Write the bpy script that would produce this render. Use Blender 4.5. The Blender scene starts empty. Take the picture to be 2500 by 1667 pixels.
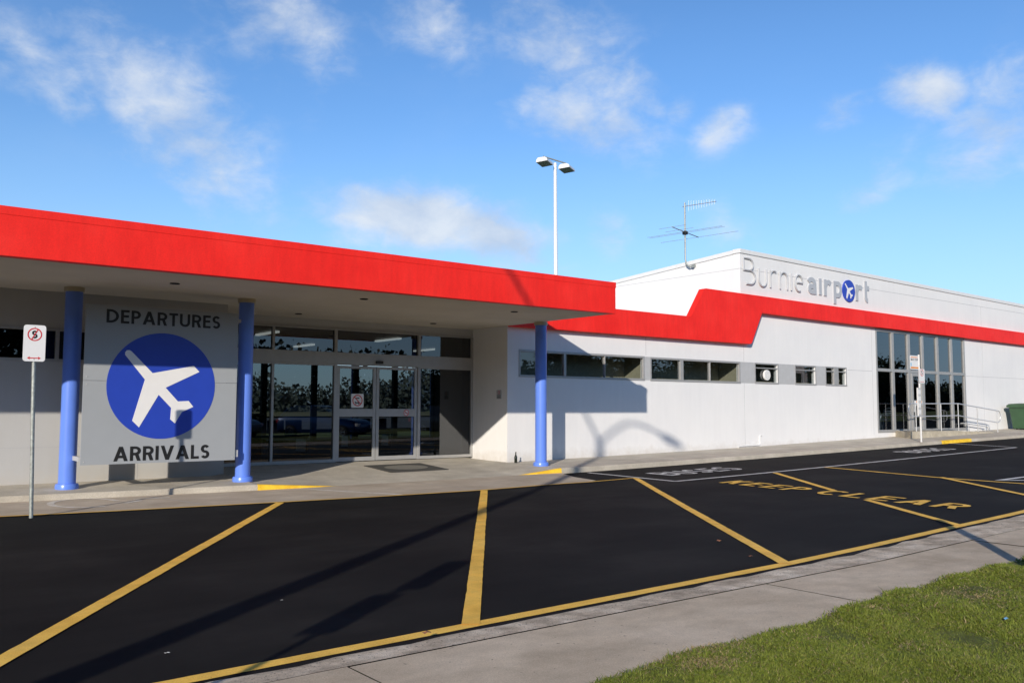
import bpy, math, random
import numpy as np
from mathutils import Vector, Matrix
random.seed(7)
rng = np.random.default_rng(11)
scene = bpy.context.scene
COL = scene.collection
R = math.radians
pi = math.pi

# ------------------------------------------------------------------ camera
EYE = Vector((0, 0, 1.25))
FPX, YAW, PITCH, ROLL = 2150.0, 0.67031, 0.07417, 0.00247
def cam_axes():
    cy, sy = math.cos(YAW), math.sin(YAW)
    A = Matrix(((cy, -sy, 0), (sy, cy, 0), (0, 0, 1)))
    B = Matrix(((1, 0, 0), (0, 0, -1), (0, 1, 0)))
    c, s = math.cos(PITCH), math.sin(PITCH)
    P = Matrix(((1, 0, 0), (0, c, s), (0, -s, c)))
    c, s = math.cos(ROLL), math.sin(ROLL)
    Q = Matrix(((c, -s, 0), (s, c, 0), (0, 0, 1)))
    return Q @ P @ B @ A
CM = cam_axes()
def view_dir(px, py):
    return (CM.transposed() @ Vector(((px - 1250) / FPX, (py - 833.5) / FPX, 1))).normalized()
cd = bpy.data.cameras.new('camera')
cam = bpy.data.objects.new('camera', cd)
COL.objects.link(cam)
cd.sensor_width = 36; cd.lens = 36 * FPX / 2500
cd.clip_start = .05; cd.clip_end = 6000
m = Matrix((CM[0], -Vector(CM[1]), -Vector(CM[2]))).transposed().to_4x4()
m.translation = EYE
cam.matrix_world = m
scene.camera = cam
scene.render.resolution_x, scene.render.resolution_y = 1024, 682

# ------------------------------------------------------------------ ground heights
def softp(t, w=2.0):
    return t if t / w > 30 else w * math.log1p(math.exp(t / w))
def G(x):                      # road level, climbing gently to the right
    return -0.24 + 0.0165 * softp(x - 13)
def lerp_table(tab, x):
    if x <= tab[0][0]: return tab[0][1]
    for (a, b), (c, d) in zip(tab, tab[1:]):
        if x <= c: return b + (d - b) * (x - a) / (c - a)
    return tab[-1][1]
KERB_Y = [(-12, 16.2), (2.3, 15.36), (6.18, 14.98), (7.7, 14.9), (12, 14.78), (13.05, 14.70), (20, 14.6), (30, 14.42), (36.2, 14.22), (62, 13.6)]
KERB_H = [(-12, .12), (6.18, .12), (7.75, .006), (11.9, .006), (13.06, .12), (20, .105), (62, .10)]
def path_z(x, y):              # forecourt path between the kerb line and the building
    yk = lerp_table(KERB_Y, x)
    front = G(x) + lerp_table(KERB_H, x)
    yb = 18.2 if 6.2 < x < 13.1 else 16.7
    wallz = lerp_table([(-12, -.05), (6.0, -.05), (6.3, 0), (12.9, -.01), (13.2, -.07), (21.9, .04), (29.7, .185), (36, .29), (62, .71)], x)
    t = min(1, max(0, (y - yk) / (yb - yk)))
    return front + (wallz - front) * t

# ------------------------------------------------------------------ materials
def new_mat(name):
    mt = bpy.data.materials.new(name); mt.use_nodes = True
    nt = mt.node_tree
    return mt, nt, nt.nodes['Principled BSDF']
def nd(nt, t, **kw):
    n = nt.nodes.new(t)
    for k, v in kw.items(): setattr(n, k, v)
    return n
def coords(nt, scale=(1, 1, 1), rot=(0, 0, 0)):
    tc = nd(nt, 'ShaderNodeTexCoord'); mp = nd(nt, 'ShaderNodeMapping')
    mp.inputs['Scale'].default_value = scale; mp.inputs['Rotation'].default_value = rot
    nt.links.new(tc.outputs['Object'], mp.inputs['Vector'])
    return mp.outputs['Vector']
def noise(nt, vec, scale, detail=4, rough=.55):
    n = nd(nt, 'ShaderNodeTexNoise'); n.inputs['Scale'].default_value = scale
    n.inputs['Detail'].default_value = detail; n.inputs['Roughness'].default_value = rough
    nt.links.new(vec, n.inputs['Vector']); return n.outputs['Fac']
def ramp(nt, fac, stops):
    r = nd(nt, 'ShaderNodeValToRGB'); el = r.color_ramp.elements
    while len(el) < len(stops): el.new(.5)
    for e, (p, c) in zip(el, stops):
        e.position = p; e.color = (*c, 1) if len(c) == 3 else c
    nt.links.new(fac, r.inputs['Fac']); return r.outputs['Color']
def mix(nt, fac, a, b, mode='MIX'):
    n = nd(nt, 'ShaderNodeMix', data_type='RGBA', blend_type=mode)
    for s, v in ((n.inputs[0], fac), (n.inputs[6], a), (n.inputs[7], b)):
        if isinstance(v, bpy.types.NodeSocket): nt.links.new(v, s)
        elif isinstance(v, (int, float)): s.default_value = v
        else: s.default_value = (*v, 1)
    return n.outputs[2]
def bump(nt, b, h, strength=.3, dist=.01):
    n = nd(nt, 'ShaderNodeBump'); n.inputs['Strength'].default_value = strength; n.inputs['Distance'].default_value = dist
    nt.links.new(h, n.inputs['Height']); nt.links.new(n.outputs['Normal'], b.inputs['Normal'])
def plain(name, col, rough=.5, metal=0, var=.12, scale=6, spec=.5, stretch=(1, 1, 1), bmp=0):
    mt, nt, b = new_mat(name)
    v = coords(nt, stretch)
    f = noise(nt, v, scale, 5)
    lo = tuple(c * (1 - var) for c in col); hi = tuple(min(1, c * (1 + var)) for c in col)
    nt.links.new(ramp(nt, f, [(.3, lo), (.7, hi)]), b.inputs['Base Color'])
    b.inputs['Roughness'].default_value = rough; b.inputs['Metallic'].default_value = metal
    b.inputs['Specular IOR Level'].default_value = spec
    if bmp:
        bump(nt, b, noise(nt, coords(nt), 140, 3), bmp, .004)
    return mt
def surface(name, base, dark, light, big, streak, fine, rough, bmp, streak_scale=(1, 1, 1), specks=None, sk=.28, fk=.3, spec=.3):
    mt, nt, b = new_mat(name)
    v = coords(nt)
    c = ramp(nt, noise(nt, v, big, 6, .6), [(.32, dark), (.5, base), (.72, light)])
    s = noise(nt, coords(nt, streak_scale), streak, 5, .6)
    c = mix(nt, .55, c, ramp(nt, s, [(.3, (1 - sk,) * 3), (.7, (1 + .8 * sk,) * 3)]), 'MULTIPLY')
    f = noise(nt, v, fine, 3, .7)
    c = mix(nt, .6, c, ramp(nt, f, [(.3, (1 - fk,) * 3), (.7, (1 + fk,) * 3)]), 'MULTIPLY')
    if specks:
        sp, scol, thr = specks
        c = mix(nt, ramp(nt, noise(nt, v, sp, 2, .5), [(thr, (0, 0, 0)), (thr + .03, (1, 1, 1))]), c, scol)
    nt.links.new(c, b.inputs['Base Color'])
    b.inputs['Roughness'].default_value = rough
    b.inputs['Specular IOR Level'].default_value = spec
    bump(nt, b, f, bmp, .006)
    return mt

M = {}
M['asphalt'] = surface('fresh_asphalt', (.0150, .0145, .0138), (.0110, .0106, .0102), (.027, .0255, .024), .55, .30, 150, .88, .5, (1, 6, 1), (48, (.10, .095, .09), .80), .42, .34, .12)
M['concrete'] = surface('forecourt_concrete', (.50, .46, .385), (.44, .40, .335), (.56, .52, .445), 1.1, 2.0, 70, .9, .25, (1, 1, 1), (16, (.30, .28, .25), .74))
M['gutter'] = surface('gutter_concrete', (.49, .415, .33), (.42, .35, .275), (.56, .49, .40), 1.4, 2.4, 90, .9, .3, (1, 3, 1), (20, (.36, .32, .28), .73), .2, .2)
M['old_path'] = surface('weathered_path_concrete', (.57, .475, .36), (.47, .385, .285), (.66, .56, .44), 1.3, 3.6, 120, .92, .45, (1, 1.6, 1), (30, (.26, .22, .18), .72), .22, .32)
M['old_kerb'] = surface('exposed_kerb_concrete', (.62, .52, .40), (.40, .33, .25), (.86, .77, .64), 3.5, 8, 130, .93, .9, (1, 1, 1), (60, (.12, .11, .10), .64), .42, .45)
M['line_yellow'] = surface('yellow_line_paint', (.94, .57, .10), (.86, .50, .08), (.96, .62, .135), 2.5, 4, 120, .75, .2, (1, 1, 1), (45, (.12, .09, .04), .745))
M['line_white'] = surface('white_line_paint', (.72, .72, .72), (.6, .6, .6), (.8, .8, .8), 3, 4, 120, .75, .2, (1, 1, 1), (45, (.2, .2, .2), .76))
M['kerb_yellow'] = surface('yellow_kerb_paint', (.92, .58, .04), (.82, .50, .035), (.96, .63, .06), 3, 6, 90, .7, .2, (1, 1, 1), (22, (.25, .2, .1), .75))
M['worn_paint'] = surface('worn_pale_paint', (.66, .62, .56), (.56, .51, .45), (.72, .68, .63), 5, 9, 90, .9, .2)
M['wall'] = surface('white_wall_paint', (.80, .805, .81), (.775, .78, .79), (.825, .825, .825), .8, 2.2, 60, .62, .08, (3, 3, .35), None, .035, .05)
def soil_base(key):
    nt = M[key].node_tree; b = nt.nodes['Principled BSDF']; src = b.inputs['Base Color'].links[0].from_socket
    tc = nd(nt, 'ShaderNodeTexCoord'); sp = nd(nt, 'ShaderNodeSeparateXYZ'); nt.links.new(tc.outputs['Object'], sp.inputs[0])
    ad = nd(nt, 'ShaderNodeMath', operation='ADD'); mu = nd(nt, 'ShaderNodeMath', operation='MULTIPLY'); mu.inputs[1].default_value = .55
    nt.links.new(noise(nt, tc.outputs['Object'], 5, 6, .65), mu.inputs[0]); nt.links.new(sp.outputs['Z'], ad.inputs[0]); nt.links.new(mu.outputs[0], ad.inputs[1])
    f = ramp(nt, ad.outputs[0], [(.14, (.55, .55, .55)), (.50, (0, 0, 0))])
    nt.links.new(mix(nt, f, src, (.50, .46, .40)), b.inputs['Base Color'])
soil_base('wall')
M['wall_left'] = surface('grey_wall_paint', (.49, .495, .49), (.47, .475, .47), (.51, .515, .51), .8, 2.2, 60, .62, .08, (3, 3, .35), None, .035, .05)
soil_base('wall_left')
M['wall_grey'] = plain('grey_infill_paint', (.47, .48, .49), .55, var=.04)
M['red'] = surface('red_fascia_paint', (.92, .024, .016), (.86, .019, .013), (.96, .034, .024), 1.2, 4, 60, .55, .30, (3, 3, .5), None, .11, .15)
M['soffit'] = plain('soffit_paint', (.60, .56, .48), .8, var=.05, scale=1.2)
M['blue'] = plain('blue_column_paint', (.13, .255, .82), .30, var=.04, scale=3)
M['alu'] = plain('window_aluminium', (.40, .40, .395), .42, metal=.25, var=.05)
M['alu_light'] = plain('pale_aluminium', (.66, .66, .65), .4, metal=.2, var=.04)
M['galv'] = plain('galvanised_steel', (.36, .39, .375), .5, metal=.4, var=.25, scale=30)
M['steel'] = plain('bright_rail_steel', (.68, .69, .70), .32, metal=.5, var=.06)
M['sign_grey'] = plain('sign_board_grey', (.35, .375, .40), .45, var=.03, scale=2)
M['sign_blue'] = plain('emblem_blue', (.022, .060, .46), .4, var=.03)
M['sign_white'] = plain('sign_white', (.82, .82, .82), .4, var=.02)
M['black'] = plain('black_paint', (.012, .012, .012), .5, var=.1)
M['sign_red'] = plain('sign_red', (.62, .02, .03), .45, var=.04)
M['orange'] = plain('sign_orange', (.82, .28, .04), .45, var=.04)
M['sky_blue'] = plain('sign_pale_blue', (.2, .5, .75), .45, var=.04)
M['letter_grey'] = plain('letter_grey', (.50, .515, .54), .4, metal=.15, var=.03)
M['bin_green'] = plain('bin_green_plastic', (.035, .085, .04), .45, var=.12, scale=4)
M['rubber'] = plain('black_rubber', (.018, .018, .018), .8, var=.2, scale=40)
M['mat_edge'] = plain('doormat_rubber', (.065, .062, .055), .95, var=.2, scale=60, bmp=.5)
M['mat_pile'] = plain('doormat_pile', (.20, .19, .16), .95, var=.3, scale=60, bmp=.6)
M['bottle'] = plain('dark_bottle_glass', (.012, .016, .010), .12, var=.1)
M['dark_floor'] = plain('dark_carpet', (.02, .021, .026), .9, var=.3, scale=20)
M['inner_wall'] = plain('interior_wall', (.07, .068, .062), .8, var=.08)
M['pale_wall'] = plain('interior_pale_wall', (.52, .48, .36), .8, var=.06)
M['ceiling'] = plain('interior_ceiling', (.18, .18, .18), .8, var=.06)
M['screen'] = plain('dark_grey_screen', (.20, .205, .20), .7, var=.05)
M['roof'] = plain('roof_sheet', (.45, .46, .47), .5, metal=.3, var=.08)
M['cap'] = plain('white_parapet_cap', (.76, .77, .77), .4, var=.03)
M['joint'] = plain('panel_joint', (.42, .43, .45), .7, var=.05)
M['beige'] = plain('column_collar_beige', (.52, .46, .34), .7, var=.06)
M['ramp'] = surface('ramp_concrete', (.50, .45, .35), (.42, .37, .28), (.56, .51, .42), 1.6, 3, 70, .9, .25)
M['bark'] = plain('tree_bark', (.10, .075, .055), .9, var=.4, scale=10, stretch=(1, 1, .3))
M['litter'] = plain('dead_leaf', (.30, .13, .07), .8, var=.3, scale=30)
M['pale_bit'] = plain('paper_scrap', (.7, .7, .68), .8, var=.1)
M['seat_blue'] = plain('chair_seat_blue', (.05, .10, .30), .6, var=.1)
M['tyre'] = plain('tyre_rubber', (.015, .015, .015), .8, var=.2, scale=30)
M['rim'] = plain('wheel_alloy', (.6, .6, .62), .25, metal=.9, var=.05)
M['lamp_glass'] = plain('lamp_lens', (.22, .30, .30), .15, var=.05)
M['tail'] = plain('tail_lamp_red', (.5, .02, .02), .2, var=.05)
M['head'] = plain('head_lamp_clear', (.75, .75, .78), .12, var=.05)
M['car_glass'] = plain('car_window_glass', (.012, .014, .016), .05, var=.05, spec=.8)
M['car_blue'] = plain('car_paint_blue', (.012, .05, .17), .18, metal=.3, var=.03, spec=.7)
M['car_silver'] = plain('car_paint_silver', (.42, .43, .44), .2, metal=.6, var=.03, spec=.7)
M['car_dark'] = plain('car_paint_charcoal', (.03, .032, .035), .18, metal=.3, var=.03, spec=.7)
def leaf_mat(name, a, b_, c):
    mt, nt, b = new_mat(name)
    at = nd(nt, 'ShaderNodeAttribute', attribute_name='tint')
    nt.links.new(ramp(nt, at.outputs['Fac'], [(0, a), (.5, b_), (1, c)]), b.inputs['Base Color'])
    b.inputs['Roughness'].default_value = .6; b.inputs['Specular IOR Level'].default_value = .25
    return mt
M['leaf'] = leaf_mat('tree_leaves', (.010, .018, .009), (.016, .028, .013), (.028, .042, .020))
M['far_leaf'] = leaf_mat('hazy_far_leaves', (.115, .145, .13), (.135, .16, .14), (.155, .175, .15))  # distance haze mixed into these leaf colours
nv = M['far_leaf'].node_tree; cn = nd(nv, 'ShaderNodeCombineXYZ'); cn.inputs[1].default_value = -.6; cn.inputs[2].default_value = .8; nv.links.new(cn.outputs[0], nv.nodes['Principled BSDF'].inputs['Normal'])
M['grass_blade'] = leaf_mat('grass_blades', (.060, .080, .012), (.150, .195, .024), (.255, .275, .055))
nt = M['grass_blade'].node_tree
el = [n for n in nt.nodes if n.type == 'VALTORGB'][0].color_ramp.elements
el[0].position = 0; el[1].position = .4; el[2].position = .72
e = el.new(.76); e.color = (.27, .19, .085, 1)
e = el.new(1.0); e.color = (.45, .36, .20, 1)
M['soil'] = surface('turf_soil', (.115, .135, .028), (.085, .095, .022), (.16, .155, .045), 2.5, 5, 60, .95, .6)
M['field'] = surface('airfield_grass', (.13, .17, .045), (.10, .13, .035), (.20, .20, .08), .02, .05, 3, .95, .2)
M['runway'] = plain('runway_asphalt', (.13, .125, .125), .9, var=.15, scale=.1)
M['dry_field'] = surface('dry_grass', (.30, .27, .12), (.24, .22, .09), (.36, .32, .16), .02, .05, 3, .95, .2)
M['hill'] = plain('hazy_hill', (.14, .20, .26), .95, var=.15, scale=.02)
def glass(name, tint, refl, rough=0.0):
    mt = bpy.data.materials.new(name); mt.use_nodes = True; nt = mt.node_tree; nt.nodes.clear()
    out = nd(nt, 'ShaderNodeOutputMaterial'); mx = nd(nt, 'ShaderNodeMixShader')
    tr = nd(nt, 'ShaderNodeBsdfTransparent'); tr.inputs[0].default_value = (*tint, 1)
    gl = nd(nt, 'ShaderNodeBsdfGlossy'); gl.inputs['Roughness'].default_value = rough
    gl.inputs['Color'].default_value = (.92, .95, 1, 1)
    fr = nd(nt, 'ShaderNodeFresnel'); ge_ = nd(nt, 'ShaderNodeNewGeometry'); mr = nd(nt, 'ShaderNodeMapRange')
    mr.inputs[3].default_value = 1.5; mr.inputs[4].default_value = 1 / 1.5      # a single sheet: same reflectance from both sides
    nt.links.new(ge_.outputs['Backfacing'], mr.inputs[0]); nt.links.new(mr.outputs[0], fr.inputs[0])
    ml = nd(nt, 'ShaderNodeMath', operation='MULTIPLY'); ml.inputs[1].default_value = refl; ml.use_clamp = True
    nt.links.new(fr.outputs[0], ml.inputs[0]); nt.links.new(ml.outputs[0], mx.inputs[0])
    nt.links.new(tr.outputs[0], mx.inputs[1]); nt.links.new(gl.outputs[0], mx.inputs[2])
    nt.links.new(mx.outputs[0], out.inputs[0])
    return mt
M['glass'] = glass('tinted_entrance_glass', (.145, .165, .17), 2.3)
M['glass_clear'] = glass('clear_window_glass', (.62, .66, .66), 2.6)
M['glass_dark'] = glass('dark_window_glass', (.30, .35, .39), 1.9)
def emit(name, col, s):
    mt, nt, b = new_mat(name)
    b.inputs['Base Color'].default_value = (*col, 1)
    b.inputs['Emission Color'].default_value = (*col, 1); b.inputs['Emission Strength'].default_value = s
    return mt
M['tube'] = emit('lit_fluorescent_tube', (1, .97, .9), 1.3)

# ------------------------------------------------------------------ mesh builder
class MB:
    def __init__(s): s.v = []; s.f = []; s.mi = []; s.cur = 0
    def add(s, vs, fs):
        o = len(s.v); s.v += [tuple(p) for p in vs]
        s.f += [tuple(i + o for i in f) for f in fs]; s.mi += [s.cur] * len(fs); return s
    def box(s, x0, x1, y0, y1, z0, z1):
        return s.add([(x0, y0, z0), (x1, y0, z0), (x1, y1, z0), (x0, y1, z0), (x0, y0, z1), (x1, y0, z1), (x1, y1, z1), (x0, y1, z1)],
                     [(0, 3, 2, 1), (4, 5, 6, 7), (0, 1, 5, 4), (1, 2, 6, 5), (2, 3, 7, 6), (3, 0, 4, 7)])
    def quad(s, a, b, c, d): return s.add([a, b, c, d], [(0, 1, 2, 3)])
    def prism(s, pts, y0, y1):            # polygon in (x, z) standing in the facade, extruded along y
        n = len(pts)
        if sum(pts[i][0] * pts[(i + 1) % n][1] - pts[(i + 1) % n][0] * pts[i][1] for i in range(n)) < 0: pts = pts[::-1]
        return s.add([(x, y0, z) for x, z in pts] + [(x, y1, z) for x, z in pts],
                     [tuple(range(n)), tuple(range(2 * n - 1, n - 1, -1))] + [(i, i + n, (i + 1) % n + n, (i + 1) % n) for i in range(n)])
    def slab(s, pts, zf, th):             # polygon in (x, y), top at zf(x, y)
        n = len(pts)
        if sum(pts[i][0] * pts[(i + 1) % n][1] - pts[(i + 1) % n][0] * pts[i][1] for i in range(n)) < 0: pts = pts[::-1]
        s.add([(x, y, zf(x, y)) for x, y in pts], [tuple(range(n))])
        if th:
            s.add([(x, y, zf(x, y)) for x, y in pts] + [(x, y, zf(x, y) - th) for x, y in pts], [((i + 1) % n, i, i + n, (i + 1) % n + n) for i in range(n)])
        return s
    def tube(s, path, r, n=10, cap=True):
        path = [Vector(p) for p in path]; k = len(path)
        rs = r if isinstance(r, (list, tuple)) else [r] * k
        up = None; rings = []
        for i, p in enumerate(path):
            d = (path[min(i + 1, k - 1)] - path[max(i - 1, 0)]).normalized()
            if up is None: up = Vector((0, 0, 1)) if abs(d.z) < .9 else Vector((0, 1, 0))
            a = d.cross(up).normalized(); b = a.cross(d).normalized(); up = b
            rings.append([p + (a * math.cos(t) + b * math.sin(t)) * rs[i] for t in [2 * pi * j / n for j in range(n)]])
        vs = [q for ring in rings for q in ring]
        fs = [(i * n + j, (i + 1) * n + j, (i + 1) * n + (j + 1) % n, i * n + (j + 1) % n) for i in range(k - 1) for j in range(n)]
        if cap: fs += [tuple(range(n)), tuple(range(k * n - 1, (k - 1) * n - 1, -1))]
        return s.add(vs, fs)
    def lathe(s, c, prof, n=28):          # prof: (radius, z) about the vertical through c
        vs = [(c[0] + r * math.cos(2 * pi * j / n), c[1] + r * math.sin(2 * pi * j / n), c[2] + z) for r, z in prof for j in range(n)]
        k = len(prof)
        return s.add(vs, [(i * n + j, i * n + (j + 1) % n, (i + 1) * n + (j + 1) % n, (i + 1) * n + j) for i in range(k - 1) for j in range(n)]
                     + [tuple(range(n - 1, -1, -1)), tuple(range((k - 1) * n, k * n))])
    def build(s, name, mats, parent=None, smooth=False, bevel=0, label=None):
        me = bpy.data.meshes.new(name); me.from_pydata(s.v, [], s.f)
        mats = mats if isinstance(mats, (list, tuple)) else [mats]
        for k in mats: me.materials.append(M[k] if isinstance(k, str) else k)
        if len(mats) > 1: me.polygons.foreach_set('material_index', s.mi)
        if smooth:
            me.polygons.foreach_set('use_smooth', [True] * len(me.polygons))
            me.set_sharp_from_angle(angle=R(42))
        me.update()
        o = bpy.data.objects.new(name, me); COL.objects.link(o)
        if parent: o.parent = parent
        if label: o['label'] = label
        if bevel:
            b = o.modifiers.new('bevel', 'BEVEL'); b.width = bevel; b.segments = 2; b.limit_method = 'ANGLE'; b.angle_limit = R(40)
        return o
def thing(name, label, cat, group=None, loc=(0, 0, 0), rz=0):
    o = bpy.data.objects.new(name, None); COL.objects.link(o); o.empty_display_size = .2
    o.location = loc; o.rotation_euler.z = rz
    return tag(o, label, cat, group)
def tag(o, label, cat, group=None):
    o['label'] = label; o['category'] = cat
    if group: o['group'] = group
    return o
def struct(o): o['kind'] = 'structure'; return o
def copy_tree(o, parent=None):
    c = o.copy(); COL.objects.link(c)
    if parent: c.parent = parent
    for ch in list(o.children): copy_tree(ch, c)
    return c
def arc(cx, cy, rx, ry, a0, a1, n=12):
    return [(cx + rx * math.cos(R(a0 + (a1 - a0) * i / n)), cy + ry * math.sin(R(a0 + (a1 - a0) * i / n))) for i in range(n + 1)]
def circle(cx, cy, r, n=40): return arc(cx, cy, r, r, 0, 360, n)[:-1]

# ------------------------------------------------------------------ lettering made of strokes
def offset_strip(line, w):
    L, Rr = [], []
    line = [p for i, p in enumerate(line) if i == 0 or math.dist(p, line[i - 1]) > 1e-6]
    n = len(line)
    for i in range(n):
        p = Vector(line[i]); a = Vector(line[i - 1]) if i else None; b = Vector(line[i + 1]) if i < n - 1 else None
        d1 = (p - a).normalized() if a is not None else None; d2 = (b - p).normalized() if b is not None else None
        if d1 is None: d1 = d2
        if d2 is None: d2 = d1
        n1 = Vector((-d1.y, d1.x)); n2 = Vector((-d2.y, d2.x)); mm = (n1 + n2)
        mm = mm.normalized() if mm.length > 1e-6 else n1
        k = 1 / max(.45, mm.dot(n1))
        L.append(p + mm * (w / 2 * k)); Rr.append(p - mm * (w / 2 * k))
    return [tuple(q) for q in L], [tuple(q) for q in Rr]
def glyph(ch, W, w):
    """strokes (centre lines) and polygons for capital letters, height 1, width W, stroke w"""
    h = w / 2; b = w * 1.12; S = []; P = []
    stem = [(h, 0), (h, 1)]
    if ch == 'D':
        x0 = max(h, W - .5); S = [stem, [(h, 1 - h), (x0, 1 - h)] + arc(x0, .5, W - h - x0, .5 - h, 90, -90, 16) + [(h, h)]]
    elif ch == 'E': S = [stem, [(h, 1 - h), (W, 1 - h)], [(h, .53), (W * .93, .53)], [(h, h), (W, h)]]
    elif ch == 'L': S = [stem, [(h, h), (W, h)]]
    elif ch == 'I': S = [stem]
    elif ch == 'T': S = [[(W / 2, 0), (W / 2, 1)], [(0, 1 - h), (W, 1 - h)]]
    elif ch in 'PRB':
        mid = .47 if ch != 'B' else .53; r = (1 - h - mid) / 2; x0 = W - h - r
        if ch == 'B': x0 -= .04
        S = [stem, [(h, 1 - h), (x0, 1 - h)] + arc(x0, 1 - h - r, r, r, 90, -90, 10) + [(h, mid)]]
        if ch == 'R': P = [[(W - b, 0), (W, 0), (W * .42 + b, mid + h * .2), (W * .42, mid + h * .2)]]
        if ch == 'B':
            r2 = (mid - h) / 2; x1 = W - h - r2
            S += [[(h, mid), (x1, mid)] + arc(x1, h + r2, r2, r2, 90, -90, 10) + [(h, h)]]
    elif ch == 'A':
        P = [[(0, 0), (b, 0), (W / 2 + b / 2, 1), (W / 2 - b / 2, 1)], [(W - b, 0), (W, 0), (W / 2 + b / 2, 1), (W / 2 - b / 2, 1)]]
        S = [[(W * .2, .3), (W * .8, .3)]]
    elif ch == 'V':
        P = [[(0, 1), (b, 1), (W / 2 + b / 2, 0), (W / 2 - b / 2, 0)], [(W - b, 1), (W, 1), (W / 2 + b / 2, 0), (W / 2 - b / 2, 0)]]
    elif ch == 'K':
        S = [stem]; P = [[(W - b * 1.15, 1), (W, 1), (h + b * .9, .42), (h, .42), (h, .5)], [(W - b * 1.1, 0), (W, 0), (W * .42 + b * .7, .62), (W * .42 - b * .3, .55)]]
    elif ch == 'U': r = W / 2 - h; S = [[(h, 1), (h, r + h)] + arc(W / 2, r + h, r, r, 180, 360, 14) + [(W - h, 1)]]
    elif ch == 'O': S = [arc(W / 2, .5, W / 2 - h, .5 - h, 90, 450, 26)]
    elif ch == 'C': S = [arc(W * .56, .5, W * .56 - h, .5 - h, 48, 312, 22)]
    elif ch == 'S':
        q = (1 - 2 * h) / 4; rx = W / 2 - h
        S = [arc(W / 2, 1 - h - q, rx, q, 28, 270, 14) + arc(W / 2, h + q, rx, q, 90, -152, 14)[1:]]
    return S, P
WIDTH = dict(D=.72, E=.5, P=.56, A=.78, R=.6, T=.56, U=.66, S=.52, I=.0, V=.76, L=.48, K=.64, C=.72, B=.58)
def text_mesh(mb, text, x0, x1, y0, y1, fmap, w=.19, gap=.13, widths=None, step=.0006, th=0.0):
    """fill the box x0..x1, y0..y1 (in the lettering plane); fmap(u, v, lift) gives the 3-D point"""
    wd = {**WIDTH, **(widths or {})}
    wd['I'] = w; wd[' '] = .35
    tot = sum(wd[c] for c in text) + gap * (len(text) - 1)
    sx = (x1 - x0) / tot; sy = (y1 - y0); u = 0
    for c in text:
        S, P = glyph(c, wd[c], w) if c != ' ' else ([], [])
        lay = 0
        for line in S:
            L, Q = offset_strip(line, w); lay += 1
            vs = [fmap(x0 + (u + p[0]) * sx, y0 + p[1] * sy, lay * step) for p in L + Q]; n = len(L)
            mb.add(vs, [(i, i + n, i + n + 1, i + 1) for i in range(n - 1)])
        for pol in P:
            lay += 1
            mb.add([fmap(x0 + (u + p[0]) * sx, y0 + p[1] * sy, lay * step) for p in pol], [tuple(range(len(pol)))])
        u += wd[c] + gap
    return mb
def stroke_solid(mb, line, w, y0, y1, cap=True):
    """a flat stroke standing on the facade between depths y0 (front) and y1"""
    line = [p for i, p in enumerate(line) if i == 0 or math.dist(p, line[i - 1]) > 1e-6]
    L, Q = offset_strip(line, w)
    poly = L
    if cap:
        d = Vector(line[-1]) - Vector(line[-2]); a = math.degrees(math.atan2(d.y, d.x))
        poly = L + arc(*line[-1], w / 2, w / 2, a + 90, a - 90, 6)[1:-1]
        d = Vector(line[0]) - Vector(line[1]); a = math.degrees(math.atan2(d.y, d.x))
        poly = poly + Q[::-1] + arc(*line[0], w / 2, w / 2, a + 90, a - 90, 6)[1:-1]
        n = len(poly)
    else: poly = L + Q[::-1]
    n = len(poly); k = len(L)
    vs = [(x, y0, z) for x, z in L + Q] + [(x, y1, z) for x, z in L + Q]
    fs = []
    for i in range(k - 1):
        fs += [(i, i + 1, i + 1 + k, i + k), (i + 2 * k, i + 2 * k + 1, i + 1, i), (i + k, i + k + 1, i + 3 * k + 1, i + 3 * k)]
    fs += [(0, k, 3 * k, 2 * k), (k - 1, 3 * k - 1, 4 * k - 1, 2 * k - 1)]
    mb.add(vs, fs)
    return mb

# ================================================================== WORLD
SUN_D = Vector((4.92, 3.70, -2.12)).normalized()
elev = math.asin(-SUN_D.z); az = math.atan2(-SUN_D.x, -SUN_D.y)   # azimuth from +Y towards +X
sd = bpy.data.lights.new('sun', 'SUN'); sd.energy = 4.7; sd.angle = R(.53); sd.color = (1, .90, .77)
so = bpy.data.objects.new('sun', sd); COL.objects.link(so)
so.rotation_euler = SUN_D.to_track_quat('-Z', 'Y').to_euler(); so.location = (-20, -15, 12)
w = bpy.data.worlds.new('World'); scene.world = w; w.use_nodes = True
nt = w.node_tree; nt.nodes.clear(); lk = nt.links.new
out = nd(nt, 'ShaderNodeOutputWorld'); bg = nd(nt, 'ShaderNodeBackground'); lk(bg.outputs[0], out.inputs[0])
sky = nd(nt, 'ShaderNodeTexSky', sky_type='NISHITA'); sky.sun_disc = False
sky.sun_elevation = elev; sky.sun_rotation = az; sky.air_density = 1.0; sky.dust_density = .1; sky.ozone_density = 2.0
hs = nd(nt, 'ShaderNodeHueSaturation'); hs.inputs['Saturation'].default_value = 1.10; hs.inputs['Value'].default_value = 1.0
lk(mix(nt, 1.0, sky.outputs[0], (1.10, 1.24, 1.48), 'MULTIPLY'), hs.inputs['Color'])
tc = nd(nt, 'ShaderNodeTexCoord'); DIRV = tc.outputs['Generated']
def mth(op, a, b=None, clamp=False):
    n = nd(nt, 'ShaderNodeMath', operation=op); n.use_clamp = clamp
    for i, v in enumerate((a, b)):
        if v is None: continue
        if isinstance(v, (int, float)): n.inputs[i].default_value = v
        else: lk(v, n.inputs[i])
    return n.outputs[0]
def dot(vec):
    n = nd(nt, 'ShaderNodeVectorMath', operation='DOT_PRODUCT'); lk(DIRV, n.inputs[0]); n.inputs[1].default_value = vec; return n.outputs['Value']
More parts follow.
